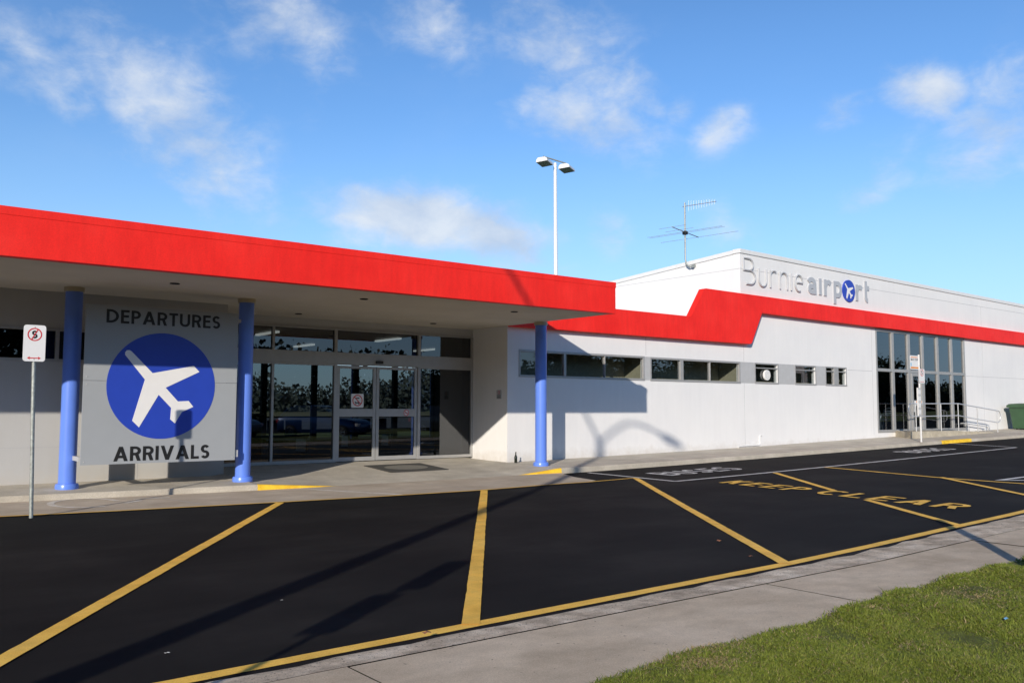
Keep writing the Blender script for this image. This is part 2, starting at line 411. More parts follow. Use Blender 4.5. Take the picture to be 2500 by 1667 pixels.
# cloud banks as soft patches on the sky: (centre x, y in the photo's frame, half-length, half-width in the same units, tilt, density)
BANKS = [(1020, 530, 230, 78, 8, 1.25), (1210, 575, 150, 75, 14, 1.15), (900, 560, 120, 50, 0, .6), (430, 300, 290, 130, 45, .70), (540, 420, 170, 95, 35, .58), (120, 190, 190, 75, 38, .50), (330, 110, 70, 50, 25, .40), (190, 50, 60, 50, 30, .30),
         (680, 60, 170, 130, 25, .62), (1060, 50, 160, 100, 30, .50), (1380, 110, 260, 110, 38, .62), (1440, 300, 190, 80, 15, .72), (1540, 220, 130, 80, 40, .50),
         (1760, 315, 75, 50, -30, .66), (1660, 270, 50, 40, -40, .42), (2270, 225, 100, 62, 15, .86), (2420, 300, 110, 150, 20, .66), (2060, 275, 75, 42, -25, .52), (2130, 450, 150, 70, -40, .40),
         (1490, 570, 70, 75, 5, .42), (1790, 560, 120, 60, 20, .34), (770, 210, 60, 90, 0, .30), (740, 480, 80, 30, 10, .32)]
dens = None
for px, py, hl, hw, tilt, dn in BANKS:
    c0 = view_dir(px, py)
    U = view_dir(px + math.cos(R(tilt)) * 10, py + math.sin(R(tilt)) * 10) - view_dir(px - math.cos(R(tilt)) * 10, py - math.sin(R(tilt)) * 10)
    U.normalize(); V = c0.cross(U).normalized()
    a = hl / FPX; b = hw / FPX
    du = mth('MULTIPLY', mth('SUBTRACT', dot(U), U.dot(c0)), 1 / a)
    dv = mth('MULTIPLY', mth('SUBTRACT', dot(V), V.dot(c0)), 1 / b)
    r2 = mth('ADD', mth('MULTIPLY', du, du), mth('MULTIPLY', dv, dv))
    front = mth('GREATER_THAN', dot(c0), 0.2)
    g = mth('MULTIPLY', mth('MULTIPLY', mth('POWER', 2.718, mth('MULTIPLY', r2, -1.0)), dn), front)
    dens = g if dens is None else mth('MAXIMUM', dens, g)
def wnoise(scale, detail, rough, dist=0, stretch=(1, 1, 1.6), off=(0, 0, 0)):
    mp = nd(nt, 'ShaderNodeMapping'); mp.inputs['Scale'].default_value = stretch; mp.inputs['Location'].default_value = off; lk(DIRV, mp.inputs[0])
    n = nd(nt, 'ShaderNodeTexNoise'); n.inputs['Scale'].default_value = scale; n.inputs['Detail'].default_value = detail
    n.inputs['Roughness'].default_value = rough; n.inputs['Distortion'].default_value = dist; lk(mp.outputs[0], n.inputs['Vector']); return n.outputs['Fac']
n1 = wnoise(9, 9, .58, .25); n2 = wnoise(26, 8, .6, .3, off=(3, 1, 2)); n0 = wnoise(3.2, 6, .55, .2, off=(7, 2, 5))
tex = mth('ADD', mth('MULTIPLY', n1, .55), mth('MULTIPLY', n2, .45))
d1 = mth('ADD', mth('MULTIPLY', dens, 1.0), mth('MULTIPLY', mth('SUBTRACT', tex, .5), 2.0))
gate = mth('MULTIPLY', dens, 3.0, True)
cov = nd(nt, 'ShaderNodeMapRange', interpolation_type='SMOOTHSTEP'); lk(d1, cov.inputs[0])
cov.inputs[1].default_value = .10; cov.inputs[2].default_value = 1.05
cv = mth('MULTIPLY', cov.outputs[0], gate)
haze = nd(nt, 'ShaderNodeMapRange', interpolation_type='SMOOTHSTEP'); lk(n0, haze.inputs[0])
haze.inputs[1].default_value = .5; haze.inputs[2].default_value = .75; haze.inputs[4].default_value = .07
cv = mth('MAXIMUM', cv, haze.outputs[0])
cv = mth('MULTIPLY', cv, .86, True)
shade = ramp(nt, n1, [(.36, (4.5, 5.3, 6.6)), (.62, (6.7, 7.1, 7.6))])
sepz = nd(nt, 'ShaderNodeSeparateXYZ'); lk(DIRV, sepz.inputs[0])
hz = nd(nt, 'ShaderNodeMapRange', interpolation_type='SMOOTHSTEP'); lk(sepz.outputs['Z'], hz.inputs[0])
hz.inputs[1].default_value = .34; hz.inputs[2].default_value = -.02; hz.inputs[3].default_value = 0; hz.inputs[4].default_value = .72
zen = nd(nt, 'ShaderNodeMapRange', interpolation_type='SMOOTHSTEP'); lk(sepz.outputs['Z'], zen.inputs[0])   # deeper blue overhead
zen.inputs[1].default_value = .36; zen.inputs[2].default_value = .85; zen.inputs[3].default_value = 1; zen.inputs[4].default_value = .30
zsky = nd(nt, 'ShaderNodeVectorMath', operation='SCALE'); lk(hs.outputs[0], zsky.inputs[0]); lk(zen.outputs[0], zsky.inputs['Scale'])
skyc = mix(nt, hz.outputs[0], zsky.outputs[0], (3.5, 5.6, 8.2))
mx = mix(nt, cv, skyc, shade)
SKY_STRENGTH = 0.118
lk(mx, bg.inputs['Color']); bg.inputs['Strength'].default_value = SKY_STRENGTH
scene.view_settings.view_transform = 'Standard'; scene.view_settings.look = 'None'; scene.view_settings.exposure = 0

# ================================================================== GROUND, ROAD, PATHS
mb = MB(); mb.quad((-2500, -2500, -.62), (2500, -2500, -.62), (2500, 4000, -.62), (-2500, 4000, -.62))
struct(mb.build('ground', 'field'))
def strip_sheet(xs, ylo, yhi, ny, zf):
    mb = MB(); vs = []
    for x in xs:
        a = ylo(x); b = yhi(x)
        for j in range(ny + 1):
            y = a + (b - a) * j / ny; vs.append((x, y, zf(x, y)))
    k = ny + 1
    return mb.add(vs, [(i * k + j, (i + 1) * k + j, (i + 1) * k + j + 1, i * k + j + 1) for i in range(len(xs) - 1) for j in range(ny)])
XS = [-40, -20, -12] + [i * 1.0 for i in range(-11, 63)] + [80, 120]
def near_edge(x): return lerp_table([(-40, 4.5), (1.4, 4.80), (3.6, 4.84), (8, 4.92), (11, 5.12), (13.2, 5.22), (20, 5.6), (40, 7.2), (120, 12)], x)
KERB_W = .33
def kerb_back(x): return near_edge(x) - lerp_table([(1.4, .30), (5, .38), (9, .50), (12, .62)], x)
# asphalt road up to the far kerb, its near border a little ragged
mb = strip_sheet(XS, lambda x: near_edge(x) - .22, lambda x: lerp_table(KERB_Y, x) + .3, 6, lambda x, y: G(x))
struct(mb.build('road', 'asphalt'))
# near kerb: a low concrete strip with a worn rough surface
xs = [x * .25 for x in range(-60, 160)]
def rag(x, s): return .018 * math.sin(x * 7.3 + s) + .012 * math.sin(x * 17.1 + 2 * s) + .009 * math.sin(x * 41 + s)
mb = MB()
vs = []
for x in xs:
    a = near_edge(x) + rag(x, 1); b = kerb_back(x) + .02
    for y, z in ((a, G(x) - .02), (a - .015, G(x) + .016), (a - .07, G(x) + .030), (b, G(x) + .046)): vs.append((x, y, z))
mb.add(vs, [(i * 4 + j, i * 4 + j + 1, (i + 1) * 4 + j + 1, (i + 1) * 4 + j) for i in range(len(xs) - 1) for j in range(3)])
struct(mb.build('kerb', 'old_kerb'))
# near footpath in slabs with open joints
GRASS_EDGE = [(-14, 2.6), (0, 3.15), (3.2, 3.38), (4.4, 3.46), (5.7, 3.50), (6.8, 3.60), (8.9, 3.63), (14, 3.9), (30, 5.5), (120, 9)]
def grass_edge(x): return lerp_table(GRASS_EDGE, x)
mb = MB()
joints = [-14, -9, -5, -1.4, 2.4, 6.2, 9.95, 13.7, 17.5, 21.3, 25, 30, 38]
for a, b in zip(joints, joints[1:]):
    n = 8; vs = []
    for i in range(n + 1):
        x = a + .008 + (b - a - .016) * i / n
        for y in (kerb_back(x) - .012, (kerb_back(x) + grass_edge(x)) / 2, grass_edge(x) - .16): vs.append((x, y, G(x) + .05 + (0.004 if int(a) % 2 else 0)))
    mb.add(vs, [(i * 3 + j, i * 3 + j + 1, (i + 1) * 3 + j + 1, (i + 1) * 3 + j) for i in range(n) for j in range(2)])
mb2 = strip_sheet([x for x in XS if x <= 40], lambda x: grass_edge(x) - .9, lambda x: kerb_back(x) + .03, 2, lambda x, y: G(x) + .022)
struct(mb.build('footpath', 'old_path')); struct(mb2.build('footpath_bed', 'soil'))
# verge under the grass
mb = strip_sheet([-14 + .5 * i for i in range(110)] + [60, 120], lambda x: -6.0, lambda x: grass_edge(x) - .03, 14,
                 lambda x, y: G(x) + .068 + .012 * math.sin(x * 3.1 + y * 2.3) + .010 * math.sin(x * 7.7 - y * 5.1))
struct(mb.build('verge', 'soil'))
# car park behind the photographer
mb = MB(); mb.quad((-120, -70, -.22), (200, -70, -.22), (200, -6, -.22), (-120, -6, -.22)); struct(mb.build('car_park', 'asphalt'))
# forecourt path at the building
def xs_path():
    s = set([-12, -8, -4, -1, 1, 2.3, 4, 5.4, 6.0, 6.12, 6.18, 6.24, 6.6, 7, 7.4, 7.75, 8.5, 10, 11.5, 11.9, 12.3, 12.7, 12.95, 13.06, 13.2, 13.6, 14.5, 16, 18, 20, 22, 24, 26, 28, 30, 32, 34, 36.2, 38, 42, 50, 62]); return sorted(s)
XP = xs_path()
mb = MB(); vs = []
NR = 8
for x in XP:
    yk = lerp_table(KERB_Y, x)
    yb = 18.6
    vs.append((x, yk - .012, G(x) - .06)); vs.append((x, yk, path_z(x, yk) - .012)); 
    for j in range(NR + 1):
        y = yk + .014 + (yb - yk) * (j / NR) ** 1.0; vs.append((x, y, path_z(x, y)))
k = NR + 3
mb.add(vs, [(i * k + j, (i + 1) * k + j, (i + 1) * k + j + 1, i * k + j + 1) for i in range(len(XP) - 1) for j in range(k - 1)])
struct(mb.build('forecourt', 'concrete', smooth=False))
# concrete apron between kerb line and asphalt
APRON = [(-12, 15.6), (-4, 14.6), (2.05, 13.66), (3.5, 13.40), (5.75, 13.10), (7.6, 12.90), (9.46, 12.78), (11.2, 12.86), (12.05, 12.76), (12.42, 12.94), (12.52, 13.6), (13.03, 14.73)]
def apron_z(x, y):
    return G(x) + .006 + .02 * max(0, (y - 13.2) / 2)
mb = MB(); vs = []; XA = sorted(set([-12, -6, -3, 0, 1, 2, 3, 4, 5, 6, 7, 8, 9, 10, 11, 11.6, 12.05, 12.42, 12.6, 12.8, 13.03]))
for x in XA:
    a = lerp_table(APRON[:10], x) if x <= 12.42 else lerp_table([(12.42, 12.94), (12.52, 13.6), (13.03, 14.70)], x)
    b = lerp_table(KERB_Y, x) + .02
    for j in range(6):
        y = a + (b - a) * j / 5; vs.append((x, y, apron_z(x, y)))
mb.add(vs, [(i * 6 + j, (i + 1) * 6 + j, (i + 1) * 6 + j + 1, i * 6 + j + 1) for i in range(len(XA) - 1) for j in range(5)])
struct(mb.build('apron', 'gutter'))
# saw-cut joints in apron and forecourt
mb = MB()
def ground_line(mb, pts, w, zf, lift):
    L, Q = offset_strip(pts, w); n = len(L)
    return mb.add([(x, y, zf(x, y) + lift) for x, y in L + Q], [(i, i + n, i + n + 1, i + 1) for i in range(n - 1)])
def seg(a, b, n=10): return [(a[0] + (b[0] - a[0]) * i / n, a[1] + (b[1] - a[1]) * i / n) for i in range(n + 1)]
ground_line(mb, seg((4.35, 15.1), (4.75, 13.3)), .018, apron_z, .003)
ground_line(mb, seg((9.2, 14.78), (9.5, 12.85)), .018, apron_z, .003)
ground_line(mb, seg((6.2, 15.1), (6.2, 16.5)), .012, path_z, .004)
for x in (16.2, 19.4, 22.6, 25.8): ground_line(mb, seg((x, lerp_table(KERB_Y, x) + .05), (x, 16.65)), .012, path_z, .004)
struct(mb.build('paving_joint', 'joint'))
# worn painted ring and dabs on the apron
mb = MB()
ring = [(3.32 + .46 * math.cos(t), 14.62 + .62 * math.sin(t)) for t in [2 * pi * i / 40 for i in range(33)]]
ground_line(mb, ring, .10, apron_z, .004)
ground_line(mb, seg((3.8, 14.25), (4.1, 14.5), 3), .1, apron_z, .004); ground_line(mb, seg((4.05, 14.72), (4.6, 14.68), 4), .09, apron_z, .004)
ground_line(mb, seg((7.0, 14.6), (7.9, 12.95), 6), .12, apron_z, .004)
struct(mb.build('worn_marking', 'worn_paint'))
# yellow nosing on the two kerb ramps and on the far kerb
def nosing(x0, x1, n=8, full=False):
    mb = MB(); vs = []
    for i in range(n + 1):
        x = x0 + (x1 - x0) * i / n; yk = lerp_table(KERB_Y, x)
        vs += [(x, yk - .016, G(x) + .0), (x, yk - .005, path_z(x, yk) - .008), (x, yk + .012, path_z(x, yk) + .004), (x, yk + (.12 if full else .045), path_z(x, yk + .1) + .004)]
    return mb.add(vs, [(i * 4 + j, (i + 1) * 4 + j, (i + 1) * 4 + j + 1, i * 4 + j + 1) for i in range(n) for j in range(3)])
struct(nosing(6.19, 7.85).build('kerb_nosing', 'kerb_yellow')); struct(nosing(11.75, 13.055).build('kerb_nosing', 'kerb_yellow'))
struct(nosing(29.95, 32.0, full=True).build('kerb_nosing', 'kerb_yellow'))

# ------------------------------------------------------------------ road markings (each a sheet 4-8 mm over the asphalt)
def marking(name, pts, w, mat, lift=.004):
    fine = []
    for a, b in zip(pts, pts[1:]): fine += seg(a, b, max(1, int(math.dist(a, b) / .11)))[:-1]
    fine.append(pts[-1]); mb = MB(); L, Q = offset_strip(fine, w); n = len(L); rj = random.Random(len(fine))
    jit = lambda p, k: (p[0] + rj.gauss(0, .0013) + .0012 * math.sin(k * .31 + w * 90), p[1] + rj.gauss(0, .0013) + .0012 * math.sin(k * .23), 0)
    mb.add([(q[0], q[1], G(q[0]) + lift) for q in [jit(p, k) for k, p in enumerate(L + Q)]], [(i, i + n, i + n + 1, i + 1) for i in range(n - 1)])
    return struct(mb.build(name, mat))
near = [(x, near_edge(x) + .155) for x in [-12, -6, 0, 1.5, 2.5, 3.6, 5.2, 7.4, 9, 11, 13, 16, 20, 26, 34, 44]]
marking('edge_line', near, .12, 'line_yellow')
def ne(x): return near_edge(x) + .2
marking('bay_line', seg((.55, 5.42), (5.75, 13.02)), .125, 'line_yellow', .008)
marking('bay_line', seg((3.61, ne(3.6) - .04), (9.46, 12.72)), .125, 'line_yellow', .008)
marking('bay_line', seg((7.36, ne(7.4) - .04), (13.40, 12.78)), .125, 'line_yellow', .008)
marking('bay_line', seg((16.6, 11.66), (14.15, 8.72), 6), .12, 'line_yellow', .008)
marking('bay_line', seg((13.25, 7.6), (11.40, ne(11.4) - .04), 6), .12, 'line_yellow', .008)
marking('lane_line', seg((18.7, 11.75), (17.9, 8.6)) + [(17.75, 6.6), (17.4, 4.0)], .11, 'line_yellow', .008)
marking('bay_line', seg((17.98, 8.70), (15.0, 5.35)), .12, 'line_yellow', .0122)
far_edge = [(-12, 15.54), (-4, 14.55), (2.05, 13.62), (3.5, 13.36), (5.75, 13.06), (7.6, 12.86), (9.46, 12.74), (11.2, 12.82), (12.05, 12.75), (13.42, 12.80)]
fe = []
for a, b in zip(far_edge, far_edge[1:]): fe += seg(a, b, 3)[:-1]
marking('gutter_line', fe + [far_edge[-1]], .07, 'line_yellow', .0122)
marking('bus_bay_line', [(13.68, 14.5), (13.50, 11.85)] + seg((13.56, 11.80), (29.4, 11.84), 20), .095, 'line_white')
marking('bus_bay_line', seg((29.45, 11.86), (30.4, 14.40), 4), .09, 'line_white', .008)
marking('parking_bay_line', [(24.5, 7.35), (18.25, 7.68), (18.9, 6.9)], .10, 'line_white')
def on_road(lift=.006):
    return lambda u, v, l: (u, v, G(u) + lift + l)
for x0, x1, y0, y1 in ((14.45, 17.0, 12.72, 13.5), (25.0, 27.5, 12.72, 13.5)):
    mb = MB(); text_mesh(mb, 'BUSES', x0, x1, y0, y1, on_road(), w=.125, gap=.13, widths=dict(B=.5, U=.5, S=.5, E=.46), step=.0008)
    struct(mb.build('bus_bay_lettering', 'line_white'))
# KEEP CLEAR reads across the lane: u runs towards the viewer's side (-Y), v along +X
def keep(u, v, l):
    base = 13.86 - .165 * u
    return (base + v, 11.02 - u, G(base + v) + .010 + l)
mb = MB(); text_mesh(mb, 'KEEP', 0, 1.92, 0, .66, keep, w=.145, gap=.16, widths=dict(K=.5, E=.46, P=.5), step=.0008)
text_mesh(mb, 'CLEAR', 2.26, 4.90, 0, .67, keep, w=.145, gap=.17, widths=dict(C=.55, L=.5, E=.5, A=.6, R=.55), step=.0008)
struct(mb.build('keep_clear_lettering', 'line_yellow'))

# ================================================================== TERMINAL BUILDING
T = thing('terminal_building', 'low white airport terminal with red canopy fascia, zigzag red band and blue columns', 'building')
FW = 16.70; GLZ = 18.125
def wall_sheet(mb, x0, x1, z0, zt, Y, holes, depth=.14):
    """front sheet with rectangular openings and their reveals; zt may be a function of x"""
    zt_f = zt if callable(zt) else (lambda x: zt)
    cx = sorted(set([x0, x1] + [v for h in holes for v in h[:2]])); cz = sorted(set([z0] + [v for h in holes for v in h[2:]]))
    for a, b in zip(cx, cx[1:]):
        zz = cz + [None]
        for c, d in zip(zz, zz[1:]):
            mx_, mz = (a + b) / 2, (c + (d if d is not None else c + .01)) / 2
            if any(h[0] < mx_ < h[1] and h[2] < mz < h[3] for h in holes): continue
            da, db = (zt_f(a), zt_f(b)) if d is None else (d, d)
            mb.quad((a, Y, c), (b, Y, c), (b, Y, db), (a, Y, da))
    for a, b, c, d in holes:
        e = Y + depth
        mb.quad((a, Y, c), (a, e, c), (b, e, c), (b, Y, c)); mb.quad((a, Y, d), (b, Y, d), (b, e, d), (a, e, d))
        mb.quad((a, Y, c), (a, Y, d), (a, e, d), (a, e, c)); mb.quad((b, Y, c), (b, e, c), (b, e, d), (b, Y, d))
    return mb
LW = 16.65
left_win = (-3.0, 5.4, 2.02, 2.58)
mb = wall_sheet(MB(), -12, 6.2, -.3, 3.3, LW, [left_win]); mb.quad((6.2, LW, -.3), (6.2, GLZ + .1, -.3), (6.2, GLZ + .1, 3.3), (6.2, LW, 3.3))
mb.build('arrivals_wall', 'wall_left', T)
win1 = (13.46, 17.88, 2.01, 2.65); win2 = (18.12, 22.11, 2.01, 2.64)
mb = wall_sheet(MB(), 13.1, 22.2, -.3, 3.8, FW, [win1, win2]); mb.quad((13.1, GLZ + .1, -.3), (13.1, FW, -.3), (13.1, FW, 3.3), (13.1, GLZ + .1, 3.3))
mb.build('middle_wall', 'wall', T)
small = [(22.87, 24.02, 2.04, 2.62), (25.0, 26.12, 2.04, 2.62), (26.76, 27.98, 2.04, 2.62)]
big = (29.98, 36.9, .36, 4.12)
def tower_top(x): return 6.11 - .0097 * (x - 22.2)
mb = wall_sheet(MB(), 22.2, 62, -.3, tower_top, FW, small + [big])
mb.quad((22.2, 30, 3.3), (22.2, FW, 3.3), (22.2, FW, 6.11), (22.2, 30, 6.11 - .0706 * 13.3))
mb.build('tower_wall', 'wall', T)
mb = MB()
mb.prism([(22.165, 6.0), (62, 6.0 - .0097 * 39.8), (62, 6.135 - .0097 * 39.8), (22.165, 6.135)], FW - .035, FW + .25)
def side_z(y): return 6.135 - .0706 * (y - FW)
mb.add([(22.165, FW + .25, side_z(FW + .25) - .13), (22.165, 30, side_z(30) - .13), (22.165, 30, side_z(30)), (22.165, FW + .25, side_z(FW + .25)),
        (22.45, FW + .25, side_z(FW + .25) - .13), (22.45, 30, side_z(30) - .13), (22.45, 30, side_z(30)), (22.45, FW + .25, side_z(FW + .25))],
       [(0, 3, 2, 1), (3, 7, 6, 2), (0, 1, 5, 4)])
mb.build('parapet_cap', 'cap', T, bevel=.008)
mb = MB()
mb.quad((22.45, FW + .2, 5.95), (62, FW + .2, 5.55), (62, 30, 4.9), (22.45, 30, 4.95)); mb.quad((-12, 15, 3.84), (13, 15, 3.84), (13, 28.3, 3.84), (-12, 28.3, 3.84))
mb.quad((13, 16.72, 3.79), (22.2, 16.72, 3.79), (22.2, 28.3, 3.79), (13, 28.3, 3.79)); mb.build('roof', 'roof', T)
# panel joints
mb = MB(); jy0, jy1 = FW - .0025, FW + .01
for x0, x1, z in ((28.1, 29.7, 2.56), (36.95, 62, 2.56), (22.2, 62, 5.52)): mb.box(x0, x1, jy0, jy1, z - .006, z + .006)
for x, z0, z1 in ((17.95, 2.68, 3.2), (22.3, -.02, 2.0), (22.3, 2.66, 3.2), (38.5, .2, 4.05), (38.5, 4.65, 5.5), (29.72, .3, 4.1)): mb.box(x - .005, x + .005, jy0, jy1, z0, z1)
mb.box(22.1975, 22.21, FW, 27, 5.514, 5.526)
mb.box(-3, 6.1, LW - .0025, LW + .01, .55, .556); mb.box(4.62, 4.63, LW - .0025, LW + .01, -.05, .5)
mb.build('panel_joint', 'joint', T)
# grey infill panels in the window band
for a, b in ((17.88, 18.12), (22.115, 22.83), (24.07, 24.95), (26.17, 26.72)):
    MB().box(a + .003, b - .003, FW - .006, FW + .05, 2.0, 2.64).build('infill_panel', 'wall_grey', T)
# windows
def window(x0, x1, z0, z1, Y, bars, fw=.05, glassk='glass_dark', hbars=(), name='window', proud=.012):
    mb = MB(); y0, y1 = Y - proud, Y + .07
    mb.box(x0, x1, y0, y1, z1 - fw, z1); mb.box(x0, x1, y0 - .006, y1, z0, z0 + fw)
    mb.box(x0, x0 + fw, y0 + .002, y1, z0 + fw, z1 - fw); mb.box(x1 - fw, x1, y0 + .002, y1, z0 + fw, z1 - fw)
    for b in bars: mb.box(b[0], b[1], y0 + .003, y1, z0 + fw, z1 - fw)
    for b in hbars: mb.box(b[2] if len(b) > 2 else x0 + fw, b[3] if len(b) > 3 else x1 - fw, y0 + .006, y1 - .004, b[0], b[1])
    f = mb.build(name, 'alu', T, bevel=.003)
    MB().quad((x0 + .01, Y + .045, z0 + .01), (x1 - .01, Y + .045, z0 + .01), (x1 - .01, Y + .045, z1 - .01), (x0 + .01, Y + .045, z1 - .01)).build('pane', glassk, f)
    return f
window(left_win[0], left_win[1], left_win[2] - .02, left_win[3], LW, [(-.9, -.84), (1.2, 1.26), (3.22, 3.28)])
window(win1[0] - .01, win1[1] + .01, win1[2] - .03, win1[3], FW, [(14.92, 15.0), (16.365, 16.385)], .055, 'glass_clear')
window(win2[0] - .01, win2[1] + .01, win2[2] - .03, win2[3], FW, [(19.37, 19.5), (20.68, 20.70)], .055, 'glass_clear')
for i, (a, b, c, d) in enumerate(small):
    window(a - .04, b + .05, c - .05, d + .02, FW, [(27.24, 27.52)] if i == 2 else [], .045, 'glass_clear', [(2.465, 2.495)])
bars = [(31.1, 31.26), (32.27, 32.45), (33.34, 33.49), (34.52, 34.68), (35.68, 35.84)]
bw = window(big[0], big[1], big[2], big[3], FW, bars, .10, 'glass_dark', [(2.57, 2.68)])
# cafe door in the third bay
mb = MB(); y0, y1 = FW - .03, FW + .03
mb.box(32.46, 32.58, y0, y1, .42, 2.56); mb.box(33.22, 33.335, y0, y1, .42, 2.56); mb.box(32.58, 33.22, y0 + .002, y1, 2.45, 2.56); mb.box(32.58, 33.22, y0 + .002, y1, 1.34, 1.54); mb.box(32.58, 33.22, y0 + .002, y1, .42, .54)
dr = mb.build('cafe_door', 'alu', T, bevel=.003)
MB().box(32.5, 32.53, y0 - .05, y0 - .02, 1.1, 1.4).build('handle', 'steel', dr)
# red band along the facade
mb = MB()
bl = 3.185
def bb(x): return 4.18 - .0063 * (x - 23.03)
def bt(x): return 4.725 - .0051 * (x - 20.3)
mb.prism([(13.1, bl), (22.42, bl), (22.49, bl + .03), (23.03, bb(23.03)), (62, bb(62)), (62, bt(62)), (20.36, bt(20.36)), (20.22, bt(20.2) - .03), (19.63, 3.855), (13.1, 3.855)], 16.52, FW - .004)
mb.build('red_band', 'red', T, bevel=.012)
# entrance glazing in its recess
mb = MB(); y0, y1 = GLZ - .02, GLZ + .07
for a, b in ((6.2, 6.27), (7.745, 7.80), (9.225, 9.30), (11.455, 11.53), (13.04, 13.10)): mb.box(a, b, y0, y1, 0, 2.215 if a not in (6.2, 13.04) else 3.0)
for a, b in ((7.745, 7.80), (9.225, 9.30), (11.455, 11.53)): mb.box(a, b, y0, y1, 2.48, 2.98)
mb.box(6.2, 13.1, y0 - .004, y1, 2.215, 2.48); mb.box(6.27, 13.04, y0, y1, 2.98, 3.03)
for a, b in ((6.27, 7.745), (7.80, 9.225), (11.53, 13.04)): mb.box(a, b, y0 + .003, y1, .0, .07); mb.box(a, b, y0 + .003, y1, 2.17, 2.213)
mb.box(9.3, 11.455, y0 + .003, y1, 2.195, 2.213)
eg = mb.build('entrance_glazing', 'alu', T, bevel=.003)
for a, b, c, d in ((6.27, 7.745, .07, 2.17), (7.8, 9.225, .07, 2.17), (11.53, 13.04, .07, 2.17), (6.27, 7.745, 2.48, 2.98), (7.8, 9.225, 2.48, 2.98), (9.3, 11.455, 2.48, 2.98), (11.53, 13.04, 2.48, 2.98)):
    MB().quad((a, GLZ + .03, c), (b, GLZ + .03, c), (b, GLZ + .03, d), (a, GLZ + .03, d)).build('pane', 'glass', eg)
MB().quad((6.2, GLZ, 3.03), (13.1, GLZ, 3.03), (13.1, GLZ, 3.25), (6.2, GLZ, 3.25)).build('entrance_head', 'wall_left', T)
for a, b in ((9.305, 10.315), (10.33, 11.45)):
    mb = MB(); ya, yb = GLZ + .002, GLZ + .045; s_ = .075
    mb.box(a, a + s_, ya, yb, .01, 2.185); mb.box(b - s_, b, ya, yb, .01, 2.185)
    for z0, z1 in ((2.12, 2.185), (1.02, 1.20), (.01, .10)): mb.box(a + s_, b - s_, ya + .001, yb, z0, z1)
    d = mb.build('sliding_door', 'alu', T, bevel=.003)
    for z0, z1 in ((1.2, 2.12), (.10, 1.02)):
        MB().quad((a + s_, GLZ + .025, z0), (b - s_, GLZ + .025, z0), (b - s_, GLZ + .025, z1), (a + s_, GLZ + .025, z1)).build('pane', 'glass', d)
mb = MB(); mb.box(10.28, 10.46, GLZ - .085, GLZ - .026, 2.25, 2.315); mb.build('door_sensor', 'black', T, bevel=.01)
# canopy
CY = 13.03; CX = 13.1
MB().box(-12, CX, CY, CY + .16, 3.2, 3.845).build('fascia', 'red', T, bevel=.006)
cp = MB().box(-12, CX - .0, CY + .163, LW, 3.205, 3.80).build('canopy', 'soffit', T)
MB().quad((6.2, LW - .01, 3.206), (6.2, GLZ + .1, 3.206), (13.1, GLZ + .1, 3.206), (13.1, LW - .01, 3.206)).build('soffit', 'soffit', cp)
MB().box(-12, CX + .012, CY - .006, CY + .2, 3.745, 3.860).build('fascia_flashing', 'red', T, bevel=.005)
for x, y in ((4.45, 14.28), (7.78, 14.15), (11.22, 14.08), (7.96, 17.3), (11.35, 17.3), (1.2, 14.4)):
    MB().lathe((x, y, 3.19), [(.075, .012), (.075, 0), (.06, 0), (.055, .008), (.0, .008)], 20).build('downlight', 'black', cp)
def column(x, y):
    zb = path_z(x, y) - .01
    o = MB().lathe((x, y, 0), [(.133, zb + .09), (.133, 3.13)], 36).build('column', 'blue', T, smooth=True)
    MB().lathe((x, y, 0), [(.178, zb), (.178, zb + .062), (.165, zb + .09), (.134, zb + .092)], 36).build('base_collar', 'blue', o, smooth=True)
    MB().lathe((x, y, 0), [(.155, 3.13), (.155, 3.21)], 36).build('head_collar', 'beige', o, smooth=True)
column(.95, 15.95); column(3.32, 15.86); column(6.145, 15.56); column(13.125, 15.48)
# interior seen through the glass
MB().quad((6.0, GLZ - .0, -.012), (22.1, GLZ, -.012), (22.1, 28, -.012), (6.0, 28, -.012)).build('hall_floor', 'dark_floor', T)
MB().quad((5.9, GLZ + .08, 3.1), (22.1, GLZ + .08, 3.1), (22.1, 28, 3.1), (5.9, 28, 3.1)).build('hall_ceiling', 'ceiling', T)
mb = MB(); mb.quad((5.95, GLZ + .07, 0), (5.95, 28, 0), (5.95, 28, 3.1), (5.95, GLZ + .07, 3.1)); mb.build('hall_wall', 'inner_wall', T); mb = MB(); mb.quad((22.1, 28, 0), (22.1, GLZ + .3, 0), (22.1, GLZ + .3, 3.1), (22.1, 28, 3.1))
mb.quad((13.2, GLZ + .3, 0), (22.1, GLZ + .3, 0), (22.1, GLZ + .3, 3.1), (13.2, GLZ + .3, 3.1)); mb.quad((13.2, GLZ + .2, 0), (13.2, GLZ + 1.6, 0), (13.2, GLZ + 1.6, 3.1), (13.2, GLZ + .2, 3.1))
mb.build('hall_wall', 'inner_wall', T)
MB().box(12.25, 13.02, GLZ + .35, GLZ + .45, 0, 3.05).build('hall_screen', 'screen', T)
mb = MB()
mb.quad((13.12, 17.55, 1.2), (28.6, 17.55, 1.2), (28.6, 17.55, 3.1), (13.12, 17.55, 3.1)); mb.quad((17.98, 16.75, 1), (17.98, 17.55, 1), (17.98, 17.55, 3.1), (17.98, 16.75, 3.1)); mb.quad((22.15, 16.75, 1), (22.15, 17.55, 1), (22.15, 17.55, 3.1), (22.15, 16.75, 3.1))
mb.quad((28.6, 16.75, 1), (28.6, 17.55, 1), (28.6, 17.55, 3.1), (28.6, 16.75, 3.1))
mb.build('washroom_wall', 'pale_wall', T)
